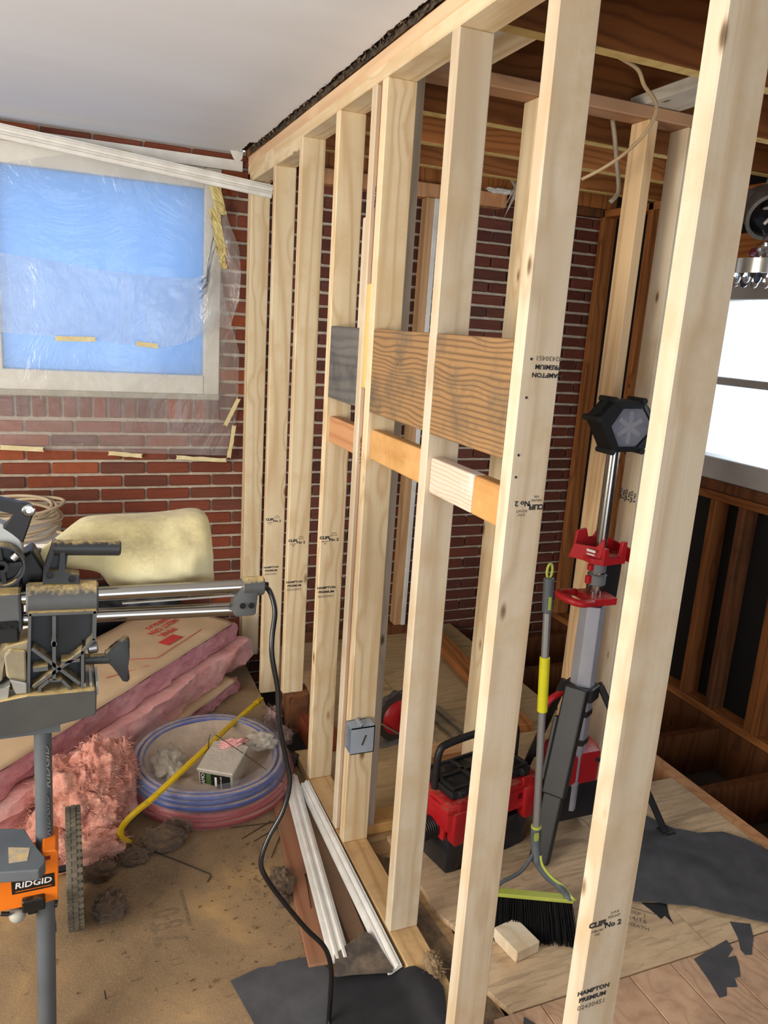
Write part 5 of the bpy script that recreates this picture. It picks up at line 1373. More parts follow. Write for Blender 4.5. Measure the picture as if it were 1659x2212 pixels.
# wheel
wx, wy, wr = -0.838, 2.085, 0.168
wmx = plane_m((wx, wy, wr), (0, 1, 0), (0, 0, 1))
wh = MB().lathe([(0.10, -0.018), (0.14, -0.021), (0.160, -0.021), (0.1655, -0.016), (0.1665, 0.0), (0.1655, 0.016), (0.160, 0.021), (0.14, 0.021), (0.10, 0.018)], wmx, 64, cap=False).build('wheel', RUBBER, sd, smooth=35)
b = MB()
for i in range(54):
    a = 2 * math.pi * i / 54
    rm = wmx @ Matrix.Rotation(a, 4, 'Z')
    for j, (c0, c1) in enumerate(((-0.0205, -0.008), (-0.0055, 0.0065), (0.009, 0.0205))):
        off = 0.5 if j == 1 else 0
        m3 = wmx @ Matrix.Rotation(a + off * 2 * math.pi / 54, 4, 'Z')
        b.box((0.164, -0.006, c0), (0.1695 if j == 1 else 0.168, 0.006, c1), m3)
tr_ = b.build('tyre_tread', RUBBER, wh)
tr_['kind'] = 'stuff'
MB().lathe([(0.012, -0.022), (0.03, -0.022), (0.03, 0.022), (0.012, 0.022)], wmx, 24).lathe([(0.03, -0.006), (0.102, -0.012), (0.102, 0.012), (0.03, 0.006)], wmx, 30, cap=False).build('hub', STG, wh, smooth=35)
MB().cyl((-1.5, wy, wr), (wx - 0.018, wy, wr), 0.010, n=16).build('axle', SAWBLACK, sd, smooth=35)
MB().beam((-0.895, 1.70, 0.30), (-0.93, wy, wr), 0.03, 0.02).build('wheel_strut', SAWBLACK, sd)
# power cord
P = catmull([(-0.4053, 1.68, 1.134), (-0.3893, 1.68, 1.116), (-0.3819, 1.66, 1.076), (-0.3919, 1.64, 1.022), (-0.393, 1.63, 0.9735), (-0.3797, 1.62, 0.8939), (-0.3763, 1.61, 0.8145), (-0.3587, 1.6, 0.7192), (-0.3502, 1.59, 0.6614), (-0.3666, 1.58, 0.5953), (-0.4036, 1.57, 0.5338), (-0.4226, 1.56, 0.4815), (-0.4126, 1.55, 0.4417), (-0.3719, 1.54, 0.3741),
             (-0.3129, 1.53, 0.2865), (-0.2654, 1.52, 0.227), (-0.2475, 1.51, 0.1681), (-0.2482, 1.5, 0.0933), (-0.2524, 1.49, 0.0118), (-0.27, 1.42, 0.012), (-0.32, 1.30, 0.010)], 7)
cord = MB().tube(P, 0.0062, 12).build('power_cord', N('black_cord').P(color=lin((18, 19, 22)), rough=0.28), smooth='all')
tag(cord, 'thick black power cord dropping in curves from the saw rail to the floor', 'power cord')

# ---------------------------------------------------------------- right room
REDP = plain('red_plastic', (184, 34, 40), (168, 26, 34), scale=9, rough=0.38, dust=((176, 150, 120), 0.5, 18))
BLKP = plain('black_plastic', (38, 38, 40), (28, 28, 30), scale=9, rough=0.45, dust=((150, 134, 112), 0.42, 16))
TANKP = plain('smoked_tank', (44, 44, 50), (32, 32, 36), scale=5, rough=0.2, dust=((150, 140, 130), 0.3, 10))
vac = thing('shop_vacuum', 'red and black box shaped shop vacuum with a black carry handle', 'vacuum', (0.45, 2.02, 0.018))
th = math.radians(11.8)
VM = Matrix.Translation((0.272, 1.888, 0.018)) @ Matrix.Rotation(th, 4, 'Z')
VW, VD = 0.375, 0.182
b = MB()
tp = [(0.0, 0.0), (0.034, -0.008), (0.07, 0.0), (VW - 0.07, 0.0), (VW - 0.034, -0.008), (VW, 0.0), (VW, VD), (0, VD)]
b.prism([(u * 0.96 + 0.008, v * 0.96 + 0.006) for u, v in tp], 0.0, 0.13, VM, bevel=0.006)
for u in (0.10, 0.15, 0.2, 0.25): b.box((u, -0.001, 0.02), (u + 0.006, 0.012, 0.12), VM)
b.build('tank', TANKP, vac, smooth=35)
b = MB()
rp = [(-0.012, -0.004), (0.03, -0.018), (0.07, -0.010), (VW - 0.07, -0.010), (VW - 0.03, -0.018), (VW + 0.012, -0.004), (VW + 0.012, VD + 0.012), (-0.012, VD + 0.012)]
b.prism(rp, 0.165, 0.262, VM, bevel=0.006)
b.prism([(-0.022, -0.014), (VW + 0.022, -0.014), (VW + 0.022, VD + 0.018), (-0.022, VD + 0.018)], 0.232, 0.252, VM, bevel=0.005)
b.build('motor_housing', REDP, vac, smooth=35)
for u in (0.004, VW - 0.064):
    MB().prism([(u, 0.135), (u + 0.008, 0.118), (u + 0.052, 0.118), (u + 0.06, 0.135), (u + 0.06, 0.235), (u, 0.235)], 0.0, 0.036, VM @ plane_m((0, 0.012, 0), (1, 0, 0), (0, 0, 1)), bevel=0.004).build('corner_foot', REDP, vac, smooth=35)
MB().prism([(0.0, 0.118), (0.10, 0.118), (0.13, 0.15), (0.13, 0.2), (0.0, 0.2)], 0, 0.016, VM @ plane_m((-0.004, 0.02, 0), (0, 1, 0), (0, 0, 1)), bevel=0.003).build('side_panel', REDP, vac)
MB().box((0.014, 0.012, 0.262), (VW - 0.014, VD - 0.004, 0.290), VM, bevel=0.006).build('lid', BLKP, vac, smooth=35)
b = MB()
for (u0, v0, u1, v1) in ((0.022, 0.02, VW - 0.022, 0.03), (0.022, VD - 0.022, VW - 0.022, VD - 0.012), (0.022, 0.03, 0.034, VD - 0.022), (VW - 0.034, 0.03, VW - 0.022, VD - 0.022), (0.034, 0.095, VW - 0.034, 0.11), (0.12, 0.03, 0.135, VD - 0.022), (0.24, 0.03, 0.255, VD - 0.022)):
    b.box((u0, v0, 0.289), (u1, v1, 0.300), VM, bevel=0.002)
o = b.build('lid_ribs', BLKP, vac)
o['kind'] = 'stuff'
for u in (0.03, VW - 0.07):
    MB().cyl(VM @ Vector((u, 0.004, 0.285)), VM @ Vector((u + 0.028, 0.004, 0.285)), 0.013, n=18, bev=0.002).build('hinge_barrel', BLKP, vac, smooth=35)
for u in (0.10, 0.30):
    MB().box((u, -0.018, 0.245), (u + 0.04, -0.006, 0.275), VM, bevel=0.003).build('latch', REDP, vac)
MB().box((0.285, -0.0125, 0.195), (0.31, -0.008, 0.22), VM, bevel=0.002).build('slot', BLKP, vac)
MB().box((0.20, -0.0125, 0.185), (0.325, -0.0095, 0.23), VM, bevel=0.002).build('front_panel', REDP, vac)
hp = catmull([VM @ Vector(p) for p in ((0.012, 0.10, 0.235), (0.012, 0.10, 0.33), (0.018, 0.10, 0.392), (0.05, 0.10, 0.412), (0.19, 0.10, 0.418), (VW - 0.05, 0.10, 0.412), (VW - 0.018, 0.10, 0.392), (VW - 0.012, 0.10, 0.33), (VW - 0.012, 0.10, 0.235))], 5)
MB().tube(hp, 0.0125, 12).build('carry_handle', N('handle_black').P(color=lin((24, 24, 26)), rough=0.5), vac, smooth='all')
for i in range(7):
    MB().lathe([(0.034, 0), (0.038, 0.003), (0.038, 0.006), (0.034, 0.009)], VM @ plane_m((-0.004 - i * 0.0085, 0.075, 0.142), (0, 0, 1), (0, 1, 0)), 22).build('hose_rib', BLKP, vac, smooth=35)

# broom
bg_ = thing('broom', 'upright broom with grey and lime handle and black bristles', 'broom', (0.42, 1.58, 0.018))
LIME = plain('lime_plastic', (178, 186, 86), (166, 174, 76), rough=0.45)
YG = plain('yellow_sleeve', (212, 208, 34), (200, 194, 28), rough=0.5)
GREYM = N('grey_tube').P(color=lin((150, 152, 154)), metal=0.6, rough=0.35)
GRIP = plain('grip_grey', (88, 94, 98), (76, 82, 86), rough=0.55)
Tp, Bt = Vector((0.4759, 1.79, 0.9843)), Vector((0.4954, 1.735, 0.2449))
ax = (Tp - Bt)
top_ = Tp + ax * 0.028
at_ = lambda f: Bt + ax * f
MB().cyl(at_(-0.02), at_(1.0), 0.0115, n=18).build('pole', GREYM, bg_, smooth=35)
MB().cyl(at_(0.535), at_(0.77), 0.0155, n=18, bev=0.002).build('sleeve', YG, bg_, smooth=35)
MB().cyl(at_(0.955), at_(1.10), 0.0155, n=18, bev=0.003).build('grip', GRIP, bg_, smooth=35)
q_ = at_(1.10)
MB().tube([q_ + Vector((0.009 * math.cos(a), 0, 0.020 + 0.022 * math.sin(a))) for a in [2 * math.pi * i / 24 for i in range(24)]], 0.004, 8, closed=True).build('hanging_loop', LIME, bg_, smooth='all')
MB().prism([(-0.004, -0.02), (0.004, -0.02), (0.004, 0.02), (-0.004, 0.02)], 0, 0.003, plane_m(at_(1.0) + Vector((-0.003, -0.0145, 0)), (1, 0, 0), ax)).build('grip_inlay', LIME, bg_)
MB().lathe([(0.0125, -0.004), (0.0165, -0.003), (0.0165, 0.003), (0.0125, 0.004)], frame(at_(0.02), at_(0.1), (1, 0, 0)), 20).build('collar', LIME, bg_, smooth=35)
N0, N1 = at_(0.012), Vector((0.4935, 1.72, 0.1848))
HL, HR = Vector((0.323, 1.685, 0.1073)), Vector((0.5536, 1.6, 0.0902))
sp = catmull([N0, Vector((0.4943, 1.73, 0.2156)), N1, Vector((0.4952, 1.705, 0.1488)), Vector((0.5168, 1.68, 0.1176)), Vector((0.5432, 1.65, 0.0994)), HR + Vector((-0.012, 0.004, 0.008)), HR], 6)
MB().tube(sp, [0.0165] * 8 + [0.015] * 10 + [0.0115] * (len(sp) - 18), 12).build('neck', GRIP, bg_, smooth='all')
MB().tube([p + Vector((0.007, -0.012, 0.005)) for p in sp[14:]], 0.005, 8).build('neck_edge', LIME, bg_, smooth='all')
MB().prism([(-0.006, -0.013), (0.006, -0.013), (0.008, 0.0), (0.006, 0.013), (-0.006, 0.013), (-0.008, 0)], 0, 0.003, plane_m(Vector((0.4847, 1.72, 0.2396)) + Vector((0, -0.004, 0)), (1, 0, 0), ax)).build('release_button', LIME, bg_)
MB().tube(catmull([N1 + Vector((-0.004, 0, 0.0)), Vector((0.4308, 1.7, 0.1413)), Vector((0.3606, 1.69, 0.1283)), HL + Vector((0.0, 0, 0.004))], 6), 0.0062, 10).build('brace_arm', GRIP, bg_, smooth='all')
hd = (HR - HL).normalized()
MB().beam(HL - hd * 0.004, HR + hd * 0.004, 0.013, 0.03, (0, 0, 1), bevel=0.003).build('head_bar', LIME, bg_)
FL, FRr = Vector((0.282, 1.622, 0.020)), Vector((0.520, 1.512, 0.020))
rb2 = random.Random(9)
b = MB()
for i in range(620):
    u = rb2.random(); w = rb2.uniform(-0.013, 0.013)
    nrm_ = Vector((-hd.y, hd.x, 0))
    p = HL.lerp(HR, u) + nrm_ * w - Vector((0, 0, 0.004))
    q = FL.lerp(FRr, min(1, max(0, u + rb2.uniform(-0.012, 0.012)))) + nrm_ * w * 2.0 + Vector((0, 0, rb2.uniform(0, 0.006)))
    m_ = p.lerp(q, 0.5) + Vector((rb2.gauss(0, .002), rb2.gauss(0, .002), 0))
    b.tube([p, m_, q], 0.0016, 3, cap=False)
o = b.build('bristles', N('black_bristle').P(color=lin((18, 18, 20)), rough=0.5), bg_)
o['kind'] = 'stuff'

# tripod work light
YL = 2.0
lt = thing('work_light', 'red and black tripod work light with a hexagonal head on a chrome pole', 'work light', (0.81, 2.0, 0.018))
SILV = plain('silver_column', (176, 178, 188), (164, 166, 176), scale=14, rough=0.4, metal=0.3)
hub = Vector((0.8135, 2, 0.582))
axx, ayy = hub.x, 2.0
def hexp(r, a0=0.52): return [(r * math.cos(a0 + i * math.pi / 3), r * math.sin(a0 + i * math.pi / 3)) for i in range(6)]
MB().prism(hexp(0.043), 0.10, (0.804, 2, 0.8735)[2], Matrix.Translation((axx, ayy, 0)), bevel=0.003).build('column', SILV, lt)
pt = Vector((0.811, 2, 1.42))
pb = Vector((axx, ayy, 0.90))
MB().cyl(pb, (axx, ayy, 1.44), 0.0205, n=26).build('upper_pole', CHROME, lt, smooth=35)
MB().cyl((axx, ayy, 0.93), (axx, ayy, 1.06), 0.026, n=24).build('lower_pole', CHROME, lt, smooth=35)
GREYC = plain('grey_collar', (116, 118, 122), (104, 106, 110), rough=0.45)
for z0, z1, r in ((0.945, 0.985, 0.031), (0.99, 1.025, 0.028)):
    MB().lathe([(r - 0.003, z0), (r, z0 + 0.003), (r, z1 - 0.006), (r + 0.002, z1 - 0.004), (r - 0.004, z1)], Matrix.Translation((axx, ayy, 0)), 28).build('clamp_collar', GREYC, lt, smooth=35)
    MB().box((axx - r - 0.014, ayy - 0.012, z0 + 0.006), (axx - r + 0.004, ayy + 0.006, z1 - 0.006), bevel=0.003).build('clamp_lever', REDP, lt)
# lower red carry handle: flat plate with a loop reaching towards the left
hz = (0.7733, 2, 0.9008)[2]
cb_ = [(-0.145, 0.02), (-0.135, -0.05), (-0.10, -0.068), (0.045, -0.06), (0.055, 0.05), (-0.05, 0.055), (-0.14, 0.045)]
b = MB().prism([(-0.045, -0.06), (0.05, -0.06), (0.055, 0.05), (-0.045, 0.055)], hz - 0.014, hz + 0.012, Matrix.Translation((axx, ayy, 0)), bevel=0.004)
b.build('handle_plate', REDP, lt)
MB().tube(catmull([(axx - 0.045, ayy - 0.052, hz - 0.001), (axx - 0.085, ayy - 0.056, hz), (axx - 0.112, ayy - 0.042, hz + 0.004), (axx - 0.128, ayy - 0.0, hz + 0.008), (axx - 0.115, ayy + 0.040, hz + 0.008), (axx - 0.045, ayy + 0.046, hz + 0.003)], 5), 0.013, 12).build('carry_loop', REDP, lt, smooth='all')
# battery housing behind the collars
MB().prism(xz((0.8402, 2, 1.008), (0.9238, 2, 1.039), (0.9199, 2, 0.9816), (0.9185, 2, 0.8728), (0.8319, 2, 0.8662), (0.8277, 2, 0.9298), (0.8399, 2, 0.962)), -0.01, -0.07, XZ(2.0), bevel=0.004).build('power_housing', BLKP, lt)
# upper red cradle: a notched cup round the pole
cz0, cz1, cz2 = (0.8059, 2, 1.033)[2], (0.7988, 2, 1.078)[2], (0.7893, 2, 1.139)[2]
cm = Matrix.Translation((axx, ayy, 0)) @ Matrix.Rotation(0.12, 4, 'Z')
MB().prism([(-0.075, -0.04), (-0.05, -0.065), (0.045, -0.065), (0.085, -0.03), (0.085, 0.06), (-0.06, 0.06)], cz0, cz0 + 0.02, cm, bevel=0.004).build('cradle_base', REDP, lt)
MB().prism([(-0.052, 0), (0.048, 0), (0.048, cz1 - cz0 + 0.03), (0.028, cz1 - cz0 + 0.03), (0.024, 0.022), (-0.03, 0.022), (-0.034, cz1 - cz0 + 0.012), (-0.052, cz1 - cz0 + 0.014)], 0.0, 0.012, cm @ plane_m((0, -0.058, cz0), (1, 0, 0), (0, 0, 1)), bevel=0.002).build('cradle_front', REDP, lt)
MB().prism([(-0.05, 0.0), (0.06, 0.0), (0.045, 0.05), (-0.035, 0.052), (-0.058, 0.09), (-0.062, 0.05)], 0.0, 0.01, cm @ plane_m((-0.066, 0.0, cz0), (0, 1, 0), (0, 0, 1)) @ Matrix.Rotation(0.35, 4, 'Y'), bevel=0.002).build('cradle_side', REDP, lt)
MB().prism([(-0.07, 0.0), (0.085, 0.0), (0.085, 0.07), (0.055, 0.082), (0.03, 0.08), (0.02, 0.06), (-0.01, 0.06), (-0.02, 0.095), (-0.06, 0.09)], 0.0, 0.01, cm @ plane_m((0, 0.062, cz0), (1, 0, 0), (0, 0, 1)), bevel=0.002).build('cradle_back', REDP, lt)
MB().prism([(-0.06, 0.0), (0.06, 0.0), (0.06, 0.06), (-0.06, 0.045)], 0.0, 0.01, cm @ plane_m((0.085, 0.0, cz0 - 0.005), (0, 1, 0), (0, 0, 1)), bevel=0.002).build('cradle_side', REDP, lt)
sw_m = cm @ plane_m((-0.0665, -0.028, cz0 + 0.035), (0.2, -1, 0), (0, 0, 1))
MB().box((-0.016, 0.004, 0.0), (0.016, 0.012, 0.006), sw_m).box((-0.014, -0.006, 0.0), (0.014, -0.002, 0.006), sw_m).build('white_mark', WHITE, lt)
# lamp head, a six sided frame that faces the viewer
YHd = 1.975
out = xz((0.7133, 1.975, 1.504), (0.7675, 1.975, 1.564), (0.8803, 1.975, 1.564), (0.9623, 1.975, 1.485), (0.8976, 1.975, 1.403), (0.7799, 1.975, 1.4))
inn = xz((0.7593, 1.975, 1.483), (0.7969, 1.975, 1.539), (0.8807, 1.975, 1.541), (0.9331, 1.975, 1.479), (0.8725, 1.975, 1.418), (0.7991, 1.975, 1.417))
b = MB()
fm = XZ(YHd)
fo = [b.bm.verts.new(fm @ Vector((u, v, 0.012))) for u, v in out]; fi = [b.bm.verts.new(fm @ Vector((u, v, 0.016))) for u, v in inn]
bo = [b.bm.verts.new(fm @ Vector((u, v, -0.06))) for u, v in out]; bi = [b.bm.verts.new(fm @ Vector((u, v, -0.004))) for u, v in inn]
for i in range(6):
    j = (i + 1) % 6
    b.face([fo[i], fo[j], fi[j], fi[i]]); b.face([fo[i], bo[i], bo[j], fo[j]]); b.face([fi[i], fi[j], bi[j], bi[i]])
b.face(bo)
b.build('head_frame', plain('soft_black', (26, 27, 29), rough=0.55), lt)
LENS = plain('frosted_lens', (150, 154, 170), (128, 132, 148), scale=24, rough=0.25)
MB().prism(inn, 0.004, -0.003, fm).build('lens', LENS, lt)
cx_, cz_ = sum(p[0] for p in inn) / 6, sum(p[1] for p in inn) / 6
b = MB().lathe([(0.0, 0.0055), (0.016, 0.0055), (0.016, 0.004), (0.0, 0.004)], fm @ Matrix.Translation((cx_, cz_, 0)), 18, cap=False)
for i in range(6):
    a = i * math.pi / 3 + 0.5
    b.box((0.014, -0.008, 0.004), (0.052, 0.008, 0.0052), fm @ Matrix.Translation((cx_, cz_, 0)) @ Matrix.Rotation(a, 4, 'Z'))
b.build('reflector_spokes', plain('pale_reflector', (172, 174, 184), rough=0.35), lt)
for i, (u, v) in enumerate(out):
    MB().cyl(fm @ Vector((u, v, 0.016)), fm @ Vector((u, v, -0.066)), 0.010, n=12, bev=0.002).build('corner_bumper', plain('bumper', (34, 36, 34), rough=0.7) if i == 0 else bpy.data.materials['bumper'], lt, smooth=35)
MB().beam(fm @ Vector((out[0][0] - 0.004, out[0][1] + 0.004, -0.02)), fm @ Vector((out[1][0] - 0.004, out[1][1] + 0.004, -0.02)), 0.014, 0.012).build('side_handle', bpy.data.materials['bumper'], lt)
MB().box((axx - 0.02, 1.985, 1.40), (axx + 0.03, 2.05, 1.45), bevel=0.005).build('swivel', BLKP, lt)
# hub and folding legs
MB().prism(hexp(0.062), hub.z - 0.05, hub.z, Matrix.Translation((axx, ayy, 0)), bevel=0.004).build('leg_hub', BLKP, lt)
for k, (fx_, fy_, top_r) in enumerate(((0.612, 1.852, 0.055), (1.150, 1.846, 0.06), (0.640, 2.125, 0.06))):
    f = Vector((fx_, fy_, 0.02)); hv = Vector((axx, ayy, hub.z))
    dr = Vector((fx_ - axx, fy_ - ayy, 0)).normalized()
    s0_ = hv + dr * top_r
    side = Vector((-dr.y, dr.x, 0))
    if k == 0:
        lg = MB().beam(s0_ + Vector((0, 0, 0.005)), s0_.lerp(f, 0.62), 0.078, 0.045, side, 0.006).build('leg', BLKP, lt)
        MB().beam(s0_.lerp(f, 0.60), f, 0.066, 0.038, side, 0.006).build('leg_tip', BLKP, lg)
        MB().beam(s0_.lerp(f, 0.18) + side * -0.045, s0_.lerp(f, 0.55) + side * -0.045, 0.014, 0.05, side, 0.003).build('leg_rail', BLKP, lg)
    else:
        lg = MB().beam(s0_, f, 0.034, 0.024, side, 0.004).build('leg', BLKP, lt)
    MB().cbox((fx_, fy_, 0.026), (0.05, 0.05, 0.015), None, 0.004).build('foot', BLKP, lg)
    MB().beam(Vector((axx, ayy, 0.30)) + dr * 0.04, s0_.lerp(f, 0.55), 0.016, 0.012, side, 0.002).build('leg_strut', BLKP, lt)
# base unit under the column, red over black
MB().prism([(-0.085, -0.06), (0.075, -0.06), (0.10, 0.0), (0.10, 0.075), (-0.085, 0.075)], 0.20, 0.33, Matrix.Translation((axx + 0.02, ayy + 0.02, 0)), bevel=0.018).build('base_shell', REDP, lt, smooth=35)
MB().prism([(-0.08, -0.055), (0.08, -0.055), (0.095, 0.0), (0.095, 0.07), (-0.08, 0.07)], 0.06, 0.205, Matrix.Translation((axx + 0.02, ayy + 0.02, 0)), bevel=0.008).build('battery_bay', BLKP, lt)
for z in (0.36, 0.47):
    MB().prism(hexp(0.047), z, z + 0.022, Matrix.Translation((axx, ayy, 0)), bevel=0.002).build('column_band', BLKP, lt)
b = MB().tube(catmull([(axx - 0.05, ayy + 0.03, 0.54), (axx - 0.10, ayy + 0.03, 0.52), (axx - 0.125, ayy + 0.03, 0.48), (axx - 0.125, ayy + 0.03, 0.36), (axx - 0.10, ayy + 0.03, 0.30), (axx - 0.06, ayy + 0.03, 0.29)], 5), 0.012, 10)
b.build('side_grip', REDP, lt, smooth='all')

# circular saw and track on the floor beyond the cross wall
cs = thing('circular_saw', 'red and black circular saw standing on the strand floor behind the studs', 'power saw', (0.45, 2.72, 0.018))
sm_ = plane_m((0.455, 2.71, 0.128), (1, 0.15, 0), (0, 0, 1))
teeth = []
for i in range(80):
    a = 2 * math.pi * i / 80
    r_ = 0.108 + (0.007 if (i // 3) % 2 else 0.0) * (1 if math.sin(a) > -0.2 else 0)
    teeth.append((r_ * math.cos(a), r_ * math.sin(a)))
MB().prism(teeth, -0.03, 0.0, sm_, bevel=0).build('blade_guard', plain('gunmetal_guard', (74, 70, 68), (60, 56, 54), rough=0.5, dust=((150, 130, 104), 0.5, 20)), cs)
MB().lathe([(0.0, 0.02), (0.016, 0.022), (0.03, 0.028), (0.05, 0.024), (0.074, 0.012), (0.08, -0.002)], sm_, 36, cap=False).build('motor_cover', REDP, cs, smooth='all')
MB().lathe([(0.0, 0.024), (0.012, 0.026), (0.015, 0.024), (0.015, 0.018)], sm_ @ Matrix.Translation((0.01, 0, 0.004)), 20, cap=False).build('arbor_cap', BLKP, cs, smooth='all')
MB().box((-0.10, -0.03, -0.1085), (0.17, 0.10, -0.1045), sm_ @ Matrix.Rotation(0, 4, 'Z') @ Matrix(((1, 0, 0, 0), (0, 0, 1, 0), (0, -1, 0, 0), (0, 0, 0, 1)))).build('shoe', ALU, cs)
MB().beam(sm_ @ Vector((-0.105, 0.005, 0.02)), sm_ @ Vector((0.02, -0.085, 0.03)), 0.006, 0.004).build('depth_rod', ALU, cs)
MB().tube(catmull([sm_ @ Vector(p) for p in ((0.05, 0.10, -0.03), (0.12, 0.13, -0.04), (0.18, 0.09, -0.04), (0.19, 0.0, -0.04), (0.15, -0.05, -0.03))], 6), 0.018, 12).build('rear_handle', BLKP, cs, smooth='all')
tk = thing('metal_track', 'dusty grey metal track of two parallel rails lying on the strand floor', 'track', (0.72, 2.80, 0.018))
TRK = plain('dusty_metal', (104, 96, 84), (78, 72, 64), scale=16, rough=0.6, dust=((150, 126, 92), 0.7, 14))
for dx in (0.0, -0.062):
    MB().beam((0.742 + dx, 2.93, 0.026), (0.775 + dx, 2.62, 0.026), 0.036, 0.014, (1, 0, 0), 0.003).build('rail', TRK, tk)
MB().beam((0.712, 2.92, 0.021), (0.745, 2.62, 0.021), 0.03, 0.005, (1, 0, 0)).build('web', TRK, tk)
o = lumber('board', (0.50, 2.54, 0.037), (0.86, 2.56, 0.037), 0.089, 0.037, (0, 1, 0), PINKISH)
tag(o, 'short pinkish board on the strand floor behind the shop vacuum handle', 'board')
o = lumber('board', (1.11, 3.76, 0.0375), (1.03, 2.62, 0.0375), 0.10, 0.038, (1, 0, 0), OLDWOOD)
tag(o, 'long orange brown board lying flat on the floor towards the brick wall', 'board')
t = thing('painted_post', 'brown post with one white painted side standing at the brick wall', 'post', (0.93, 3.83, 0.075))
lumber('post', (0.912, 3.83, 0.076), (0.930, 3.83, 2.394), 0.042, 0.07, (1, 0, 0), wood('brown_post', (206, 166, 124), (160, 116, 76), ring=22, knot=0.4), t)
lumber('white_face', (0.9445, 3.825, 0.076), (0.962, 3.825, 2.394), 0.026, 0.075, (1, 0, 0), WHITE, t)
o = MB().lathe([(0.028, 0.0), (0.036, 0.085), (0.038, 0.088), (0.0345, 0.088), (0.027, 0.004), (0.0, 0.004)], Matrix.Translation((1.40, 3.27, -0.02)), 26).build('cup', WHITE, smooth=35)
tag(o, 'white cup standing on a bare joist near the brick wall', 'cup')

# roofing felt lying over the edge of the hole
def lift_big(x, y):
    e = max(0.0, (x - 1.36)) * 0.0
    return 0.02 * max(0, mnoise.noise(Vector((x * 5, y * 5, 2)))) - e
o = sheet_flat('felt_sheet', [(0.74, 1.66), (0.80, 1.592), (0.855, 1.573), (0.90, 1.545), (0.971, 1.515), (1.03, 1.46), (1.077, 1.43), (1.14, 1.385), (1.26, 1.40), (1.40, 1.55), (1.435, 1.64), (1.40, 1.72), (1.355, 1.78), (1.26, 1.80), (1.19, 1.85), (1.171, 1.89), (1.144, 1.945), (1.06, 1.93), (0.93, 1.90), (0.80, 1.78)], 0.024, 0.002, FELT, 0.005, 3, lift_big)
tag(o, 'large dark grey felt sheet spread on the floor beside the open joist bay', 'roofing felt')
o = sheet_flat('felt_scrap', [(0.815, 1.352), (0.893, 1.366), (0.966, 1.378), (0.957, 1.345), (0.915, 1.325), (0.945, 1.322), (0.925, 1.29), (0.898, 1.26), (0.878, 1.262), (0.86, 1.235), (0.83, 1.245), (0.808, 1.222), (0.783, 1.224), (0.80, 1.28)], 0.0185, 0.0018, FELT, 0.002, 4)
tag(o, 'small torn felt scrap with a nail lying across the plank joint', 'roofing felt')
o = sheet_flat('felt_strip', [(1.035, 1.432), (1.09, 1.405), (1.055, 1.36), (1.02, 1.332), (0.995, 1.310), (0.975, 1.316), (0.978, 1.336), (1.005, 1.37), (1.02, 1.40)], 0.0185, 0.0018, FELT, 0.002, 6)
tag(o, 'narrow felt strip with a rounded end sticking out from the large felt sheet', 'roofing felt')
o = sheet_flat('felt_scrap', xy((0.8206, 1.586, 0.0185), (0.9006, 1.561, 0.0185), (0.8715, 1.518, 0.0185), (0.8562, 1.481, 0.0185), (0.8545, 1.517, 0.0185), (0.8334, 1.51, 0.0185), (0.8284, 1.552, 0.0185)), 0.0185, 0.0018, FELTBLACK, 0.001, 7)
tag(o, 'ragged black felt tatter peeking from under the large felt sheet', 'roofing felt')
o = sheet_flat('felt_strip', [(0.092, 1.25), (0.21, 1.25), (0.175, 1.55), (0.16, 1.80), (0.155, 2.03), (0.092, 2.1)], 0.0005, 0.0016, plain('dusty_felt', (66, 62, 58), (52, 48, 44), scale=9, rough=0.9, dust=((140, 116, 88), 0.7, 12)), 0.001, 9)
tag(o, 'dusty black felt strip in the gap between the sill plate and strand floor', 'roofing felt')
o = sheet_flat('felt_scrap', [(0.20, 1.30), (0.235, 1.345), (0.262, 1.30), (0.235, 1.26)], 0.0188, 0.0016, FELT, 0.001, 10)
tag(o, 'tiny felt scrap on the planks between the two nearest studs', 'roofing felt')
MBx = Matrix.Translation((0.306, 1.503, 0.0185)) @ Matrix.Rotation(math.radians(10), 4, 'Z')
b = MB().box((0, 0, 0), (0.089, 0.105, 0.038), MBx, bevel=0.003)
o = b.build('wood_offcut', PINE_B)
tag(o, 'pale wood offcut block in front of the broom bristles', 'wood block')
# stamp on the strand sheet by the large felt
fp = thing('floor_stamp', 'dark ink stamp on the strand floor between the near stud and the felt', 'floor stamp', (0.7601, 1.534, 0.0186))
fs = plane_m((0.7561, 1.529, 0.0186), (0.75, -0.66, 0), (0.66, 0.75, 0))
for body, v, sz in (('EXP 1', 0.030, 0.022), ('24/16', 0.004, 0.026), ('SHEATH', -0.026, 0.020)):
    text('stamp_line', body, sz, fs @ Matrix.Translation((0, v, 0)), INKFAINT, fp, sx=1.0)
MB().box((-0.05, 0.048, 0), (0.06, 0.051, 0.0004), fs).build('stamp_rule', INKFAINT, fp)

